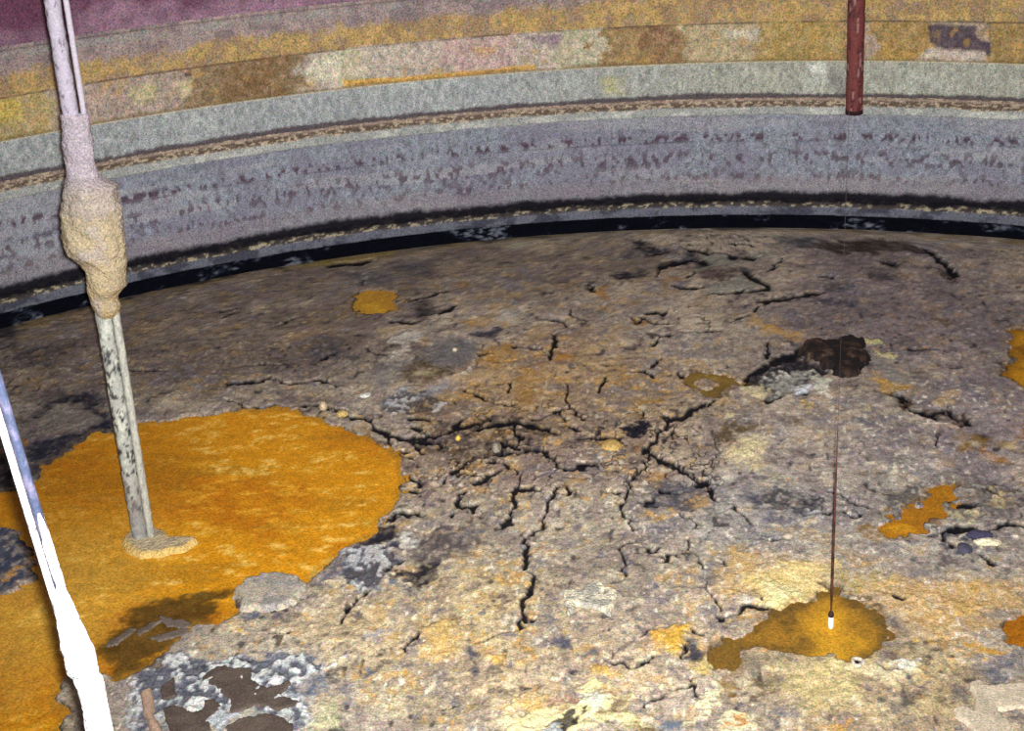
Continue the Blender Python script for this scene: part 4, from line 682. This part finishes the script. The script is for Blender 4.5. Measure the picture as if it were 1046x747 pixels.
tag(lump('pebble', flz(464.5, 357.5, .02), (.03, .03, .025), M_SALT, lc((214, 200, 176), (190, 176, 150)), 193), 'pale pebble on the smooth grey patch', 'pebble')
def torus(name, loc, r, t, mat, c, cin):
    u = np.linspace(0, 2*math.pi, 25)[:-1]; v = np.linspace(0, 2*math.pi, 13)[:-1]
    U, W_ = np.meshgrid(u, v); k = 1+.1*np.sin(3*U+1)
    V = np.stack([(r+t*np.cos(W_))*np.cos(U)*k, (r+t*np.cos(W_))*np.sin(U)*k*1.25, t*np.sin(W_)], -1)
    V = np.concatenate([V, V[:1]], 0); C = np.empty(V.shape); C[:] = K(*c)
    root = empty(name, loc); a = mesh_grid('rim', V, C, mat, root, closed_u=True)
    rr = np.array([0.001, .5, 1.0])[:, None]*r*.98 + 0*u
    V2 = np.stack([rr*np.cos(u), rr*np.sin(u)*1.25, 0*rr-.012], -1); C2 = np.empty(V2.shape); C2[:] = K(*cin)
    mesh_grid('hollow', V2, C2, mat, root, closed_u=True); return root
tag(torus('salt_cup', flz(876, 676.5, .02), .034, .013, M_SALT, (196, 186, 170), (26, 24, 26)), 'small pale ring with a black hollow at the rim of the golden puddle', 'salt cup')
for (px, py, sx, sy, c, lb) in ((1001.5, 546.5, 13, 3.0, (66, 62, 86), 'long dark purple chip lying on the cream chip'), (986, 560, 8, 4.5, (76, 74, 92), 'blunt slate-coloured chip below the long purple one'), (1008, 554, 14, 2.6, (226, 214, 184), 'cream chip tucked under the long purple chip')):
    jx, jy = jac((px, py))
    tag(lump('crust_chip', flz(px, py, .015), (sx*np.hypot(*jx), sy*np.hypot(*jy), .03), M_MUD, lc(c, tuple(int(v*.85) for v in c)), int(px), -.05, .28, 4, -.6), lb, 'chip')

# ---------------------------------------------------------------- pipes
def sweep(name, path, rad, mat, colf, parent=None, nseg=28, seed=0, lumpy=0.0, lscale=.10, ax=None, caps=True, depth=1.0):
    """tube along path (n,3); rad (n,) or (n,2) = half width along the view's right and half depth"""
    path = np.asarray(path, float); rad = np.asarray(rad, float)
    if rad.ndim == 1: rad = np.stack([rad, rad*depth], 1)
    d = path[-1]-path[0]; d /= np.linalg.norm(d)
    rt = np.array([R_[0], R_[1], 0.0]); rt -= d*(rt@d); rt /= np.linalg.norm(rt); bk = np.cross(d, rt)
    a = np.linspace(0, 2*math.pi, nseg+1)[:-1]
    t = np.concatenate([[0], np.cumsum(np.linalg.norm(np.diff(path, axis=0), axis=1))])
    A = a[None, :]+0*t[:, None]; Tt = t[:, None]+0*a
    mr = rad.mean(1)[:, None]
    cs, sn = np.cos(A), np.sin(A)
    nz = fbm(Tt+cs*mr*1.3, sn*mr*1.7+Tt*.3, lscale, seed+200, 4, .6)-.5
    k = 1+lumpy*2*nz
    V = path[:, None, :] + (rad[:, :1]*cs*k)[..., None]*rt + (rad[:, 1:]*sn*k)[..., None]*bk
    if caps:
        V = np.concatenate([np.repeat(path[:1, None, :], nseg, 1), V, np.repeat(path[-1:, None, :], nseg, 1)], 0)
        Tt = np.concatenate([Tt[:1], Tt, Tt[-1:]], 0); A = np.concatenate([A[:1], A, A[-1:]], 0); nz = np.concatenate([nz[:1], nz, nz[-1:]], 0)
    C = colf(V, A, Tt, nz)
    return mesh_grid(name, V, C, mat, parent, closed_u=True)

# --- tall crusted pipe standing in the pool
PB = fl(148, 553, -.02)
PTOP = PB + np.array([.055, 0, 6.2]); PDIR = (PTOP-PB)/np.linalg.norm(PTOP-PB)
RT = np.array([R_[0], R_[1], 0])/np.hypot(R_[0], R_[1])
def p_at_y(py):                                  # point of the axis seen at photo row py
    lo_, hi_ = 0.0, 6.0
    for _ in range(40):
        mid = (lo_+hi_)/2
        if pxof(PB+PDIR*mid)[1] > py: lo_ = mid
        else: hi_ = mid
    return PB+PDIR*lo_
def axis_px(py): 
    P = p_at_y(py); return P, pxof(P)[0], pxof(P)[2]/FPX
pipe = empty('crusted_pipe', tuple(PB)); tag(pipe, 'tall grey pipe standing in the yellow pool, thick pale salt lump halfway up', 'pipe')
def c_main(V, A, Tt, nz):
    z = V[..., 2]; k = fbm(A*.06, z, .05, 210, 3, .6); g = fbm(A*.07, z*.8, .04, 211, 4, .7)
    C = np.empty(z.shape+(3,)); C[:] = K(150, 151, 145)
    C = mixc(C, K(186, 187, 176), .7*sst(.5, .62, k)); C = mixc(C, K(36, 34, 40), .92*sst(.545, .60, g)*sst(2.2, 1.6, z))
    C = mixc(C, K(112, 104, 104), .75*sst(.75, .3, z)*sst(.3, .6, k)); C = mixc(C, K(130, 144, 152), .6*sst(.35, .1, z)*sst(.5, .6, g))
    up = sst(2.8, 3.2, z); C = mixc(C, K(158, 150, 164), up)
    return mixc(C, K(66, 52, 66), .7*up*sst(.64, .68, g))
def c_cond(V, A, Tt, nz):
    z = V[..., 2]; k = fbm(A*.4, z, .05, 214, 3, .6)
    C = np.empty(z.shape+(3,)); C[:] = K(166, 166, 156); C = mixc(C, K(120, 116, 118), .6*sst(.52, .62, k)*sst(2.3, 2.0, z))
    return mixc(C, K(164, 156, 168), sst(2.8, 3.2, z))
def pts_line(a, b, step=.02): 
    n = max(2, int(np.linalg.norm(b-a)/step)); return a+(b-a)*np.linspace(0, 1, n)[:, None]
off0 = -.032*RT
at_parent(sweep('main_tube', pts_line(PB+off0, PTOP+off0), np.interp(np.linspace(0, 6.2, len(pts_line(PB, PTOP))), [0, 2.0, 2.6, 6.2], [.064, .062, .058, .058]), M_PIPE, c_main, None, 36, 1, .14, .045), pipe)
at_parent(sweep('conduit', pts_line(PB+.062*RT-.01*np.array([0, 1, 0]), PTOP+.072*RT), np.interp(np.linspace(0, 6.2, len(pts_line(PB, PTOP))), [0, 2.0, 2.6, 6.2], [.031, .031, .021, .021]), M_PIPE, c_cond, None, 18, 2, .15, .04), pipe)
prof = [(116, 61, 90), (119, 61, 91), (135, 62.5, 94), (150, 64.5, 96), (170, 67.5, 98), (181, 67.5, 101), (186, 66, 110), (191, 65.5, 119), (198, 65.3, 118), (210, 64, 121), (222, 63.4, 124), (246, 65, 126.7), (258, 70, 127), (266, 81, 128), (275, 87, 128), (293, 89.4, 128.7), (299, 91, 123), (304, 92, 119.5), (314, 95, 124), (319, 97, 122), (323, 100, 118)]
py_ = np.concatenate([np.arange(116, 180, 2.0), np.arange(180, 323.1, 1.0)])
Lx = np.interp(py_, [q[0] for q in prof], [q[1] for q in prof]); Rx = np.interp(py_, [q[0] for q in prof], [q[2] for q in prof])
pp, rr_ = [], []
for y_, l_, r_ in zip(py_, Lx, Rx):
    P, ax, mpp = axis_px(y_); pp.append(P+RT*((l_+r_)/2-ax)*mpp); hw_ = (r_-l_)/2*mpp; rr_.append((hw_, min(hw_*.85+.01, .19) if y_ > 180 else .068))
pp = np.array(pp)[::-1]; rr_ = np.array(rr_)[::-1]
def c_blob(V, A, Tt, nz):
    z = V[..., 2]; n = fbm(V[..., 0]*1.0+V[..., 1], z, .22, 220, 4, .6); k = fbm(V[..., 0], z, .06, 221, 3, .6)
    C = np.empty(z.shape+(3,)); C[:] = K(152, 140, 130)
    C = mixc(C, K(160, 144, 114), .8*sst(.42, .6, n)*sst(3.05, 2.7, z)); C = mixc(C, K(150, 130, 92), .7*sst(2.45, 2.05, z)*sst(.4, .6, k))
    C = mixc(C, K(150, 140, 148), sst(2.95, 3.15, z)); return C*(.78+.44*k)[..., None]
at_parent(sweep('salt_lump', pp, rr_, M_SALT, c_blob, None, 64, 5, .17, .10), pipe)
# salt foot with a tongue towards the right
FT = T(0, 430, [(660, 650), (690, 605), (720, 590), (820, 585), (880, 600), (905, 630), (960, 632), (1040, 632), (1050, 645), (980, 690), (905, 700), (850, 715), (760, 722), (700, 695)])
at_parent(plate('salt_foot', FT, M_SALT, col_flat((184, 166, 134), (154, 140, 122), .7, .10, 231, rim=(206, 172, 96)), z=-.01, h=.045, edge=.035, grow=.06, cell=.012, warp=.02, sd=231), pipe)

# --- slanting white pipe close to the camera
NB = at_depth(101, 746, 5.5); q2 = ray(4.5, 425)
tt = (((NB-CAMP)[:2])@q2[:2])/(q2[:2]@q2[:2]); NU = CAMP+tt*q2; ND = (NU-NB)/np.linalg.norm(NU-NB)
N0 = NB-ND*((NB[2]+.05)/ND[2]); N1 = NB+ND*((6.6-NB[2])/ND[2])
npipe = empty('slanting_pipe', tuple(N0)); tag(npipe, 'thin twin pipe leaning over the pool, lower half caked in bright white salt', 'pipe')
def n_at_y(py):
    lo_, hi_ = 0.0, 8.0
    for _ in range(40):
        mid = (lo_+hi_)/2
        if pxof(N0+ND*mid)[1] > py: lo_ = mid
        else: hi_ = mid
    P = N0+ND*lo_; return P, pxof(P)[0], pxof(P)[2]/FPX
def c_wt(V, A, Tt, nz):
    C = np.empty(V.shape[:2]+(3,)); C[:] = K(206, 200, 206); return mixc(C, K(40, 22, 28), .8*sst(.09, .14, nz))
def c_bl(V, A, Tt, nz):
    C = np.empty(V.shape[:2]+(3,)); C[:] = K(50, 57, 80); return mixc(C, K(98, 92, 112), .6*sst(.0, .12, nz))
def c_core(V, A, Tt, nz):
    C = np.empty(V.shape[:2]+(3,)); C[:] = K(36, 16, 21); return C
at_parent(sweep('tube', pts_line(N0-.019*RT, N1-.019*RT), np.full(len(pts_line(N0, N1)), .0125), M_PIPE, c_wt, None, 18, 7, .05, .05), npipe)
at_parent(sweep('tube', pts_line(N0+.014*RT, N1+.014*RT), np.full(len(pts_line(N0, N1)), .0165), M_PIPE, c_bl, None, 20, 8, .05, .05), npipe)
at_parent(sweep('slot_rod', pts_line(N0-.003*RT+.012*F_, N1-.003*RT+.012*F_), np.full(len(pts_line(N0, N1)), .008), M_RUST, c_core, None, 12, 9, .05, .05), npipe)  # dark red rod filling the slot between the two tubes
nprof = [(523, 39, 42), (528, 39, 44), (560, 44.5, 55), (596, 57, 65.5), (604, 56.5, 68), (612, 54, 72), (627, 57, 78.5), (652, 62, 90), (660, 62, 93), (667, 65, 95.7), (684, 68, 99.5), (690, 74, 101), (694, 75.6, 104), (701, 79, 107), (724, 85, 111), (746, 88, 115), (775, 96, 124), (820, 108, 138), (880, 128, 156), (960, 150, 182), (1080, 186, 216)]
py2 = np.concatenate([np.arange(523, 760, 1.2), np.arange(762, 1080, 5)])
Lx = np.interp(py2, [q[0] for q in nprof], [q[1] for q in nprof]); Rx = np.interp(py2, [q[0] for q in nprof], [q[2] for q in nprof])
pp, rr_ = [], []
for y_, l_, r_ in zip(py2, Lx, Rx):
    P, ax, mpp = n_at_y(y_)
    if P[2] < -.05: break
    pp.append(P+RT*((l_+r_)/2-ax)*mpp); hw_ = (r_-l_)/2*mpp; rr_.append((hw_, max(.02, hw_*.9)))
def c_salt(V, A, Tt, nz):
    C = np.empty(V.shape[:2]+(3,)); C[:] = K(236, 232, 234); return mixc(C, K(150, 140, 160), .6*sst(.16, .22, -nz))
at_parent(sweep('salt_coat', np.array(pp)[::-1], np.array(rr_)[::-1], M_SALT, c_salt, None, 36, 11, .13, .07), npipe)

# --- short rusty pipe hanging in front of the wall
RB = at_depth(872.5, 116, 1.0); rdir = RB-CAMP
s0, z0 = wl(872.5, 116, R-.45); RBp = np.array([(R-.45)*math.sin(s0/R), (R-.45)*math.cos(s0/R), z0])
mpp = pxof(RBp)[2]/FPX
rpipe = empty('hanging_pipe', tuple(RBp)); tag(rpipe, 'rust-red pipe hanging down in front of the stained wall, open lower end', 'pipe')
def c_rust(V, A, Tt, nz):
    z = V[..., 2]; g = fbm(A*.15, z*.35, .06, 241, 4, .6); C = np.empty(z.shape+(3,)); C[:] = K(112, 54, 52)
    C = mixc(C, K(70, 30, 36), .85*sst(.46, .60, g)); return mixc(C, K(190, 140, 136), .6*sst(.62, .70, g))
RT2 = RBp+np.array([-.03, -.02, 2.4])
L_ = pts_line(RBp, RT2, .015)
at_parent(sweep('tube', L_, np.full(len(L_), 8.6*mpp), M_RUST, c_rust, None, 32, 13, .05, .06, caps=False), rpipe)
def ringmesh(name, P, r1, r2, h, mat, c):
    a = np.linspace(0, 2*math.pi, 33)[:-1]
    rows = [(r1, h), (r1, 0), (r2, 0), (r2, h*6)]
    V = np.array([[(P[0]+r*math.cos(t), P[1]+r*math.sin(t), P[2]+z) for t in a] for r, z in rows]); C = np.empty(V.shape); C[:] = K(*c)
    return mesh_grid(name, V, C, mat, None, closed_u=True)
at_parent(ringmesh('end_rim', RBp, 8.9*mpp, 7.4*mpp, .05, M_RUST, (44, 20, 22)), rpipe)
L2 = pts_line(RBp+np.array([0, 0, .10]), RBp+np.array([0, 0, .12]), .02)
at_parent(sweep('bore', L2, np.full(len(L2), 7.5*mpp), M_TAR, lambda V, A, Tt, nz: np.zeros(V.shape)+K(14, 12, 14), None, 32, 14), rpipe)

# --- plumb line over the golden puddle
WB = fl(848.5, 643, 0.0); WT = WB+np.array([.02, 0, 6.6]); 
def w_at(h): return WB+(WT-WB)*(h/6.6)
pl = empty('plumb_line', tuple(WB)); tag(pl, 'rusty wire with a bright metal weight touching the golden puddle', 'plumb line')
def c_wire(V, A, Tt, nz): 
    C = np.empty(V.shape[:2]+(3,)); C[:] = K(78, 38, 30); return mixc(C, K(46, 20, 18), sst(-.05, .1, nz))
at_parent(sweep('wire', pts_line(w_at(1.55), w_at(5.9), .1), np.full(len(pts_line(w_at(1.55), w_at(5.9), .1)), .0013), M_RUST, lambda V, A, Tt, nz: np.zeros(V.shape)+K(44, 34, 32), None, 8, 15), pl)
L_ = pts_line(w_at(.13), w_at(1.56), .02)
at_parent(sweep('rusted_wire', L_, np.interp(np.linspace(0, 1, len(L_)), [0, .12, .2, .65, 1], [.006, .0075, .009, .007, .003]), M_RUST, c_wire, None, 10, 16, .2, .05), pl)
hz = np.array([0, .006, .018, .04, .08, .10, .115]); hr = np.array([.003, .012, .018, .0205, .0205, .019, .016])
o = sweep('weight', [w_at(h) for h in hz], hr, M_BOB, lambda V, A, Tt, nz: np.zeros(V.shape)+K(240, 240, 240), None, 22, 17); at_parent(o, pl)
hz = np.array([.105, .115, .135, .150]); hr = np.array([.0185, .0205, .018, .010])
o = sweep('collar', [w_at(h) for h in hz], hr, M_RUST, lambda V, A, Tt, nz: np.zeros(V.shape)+K(44, 22, 24), None, 22, 18); at_parent(o, pl)
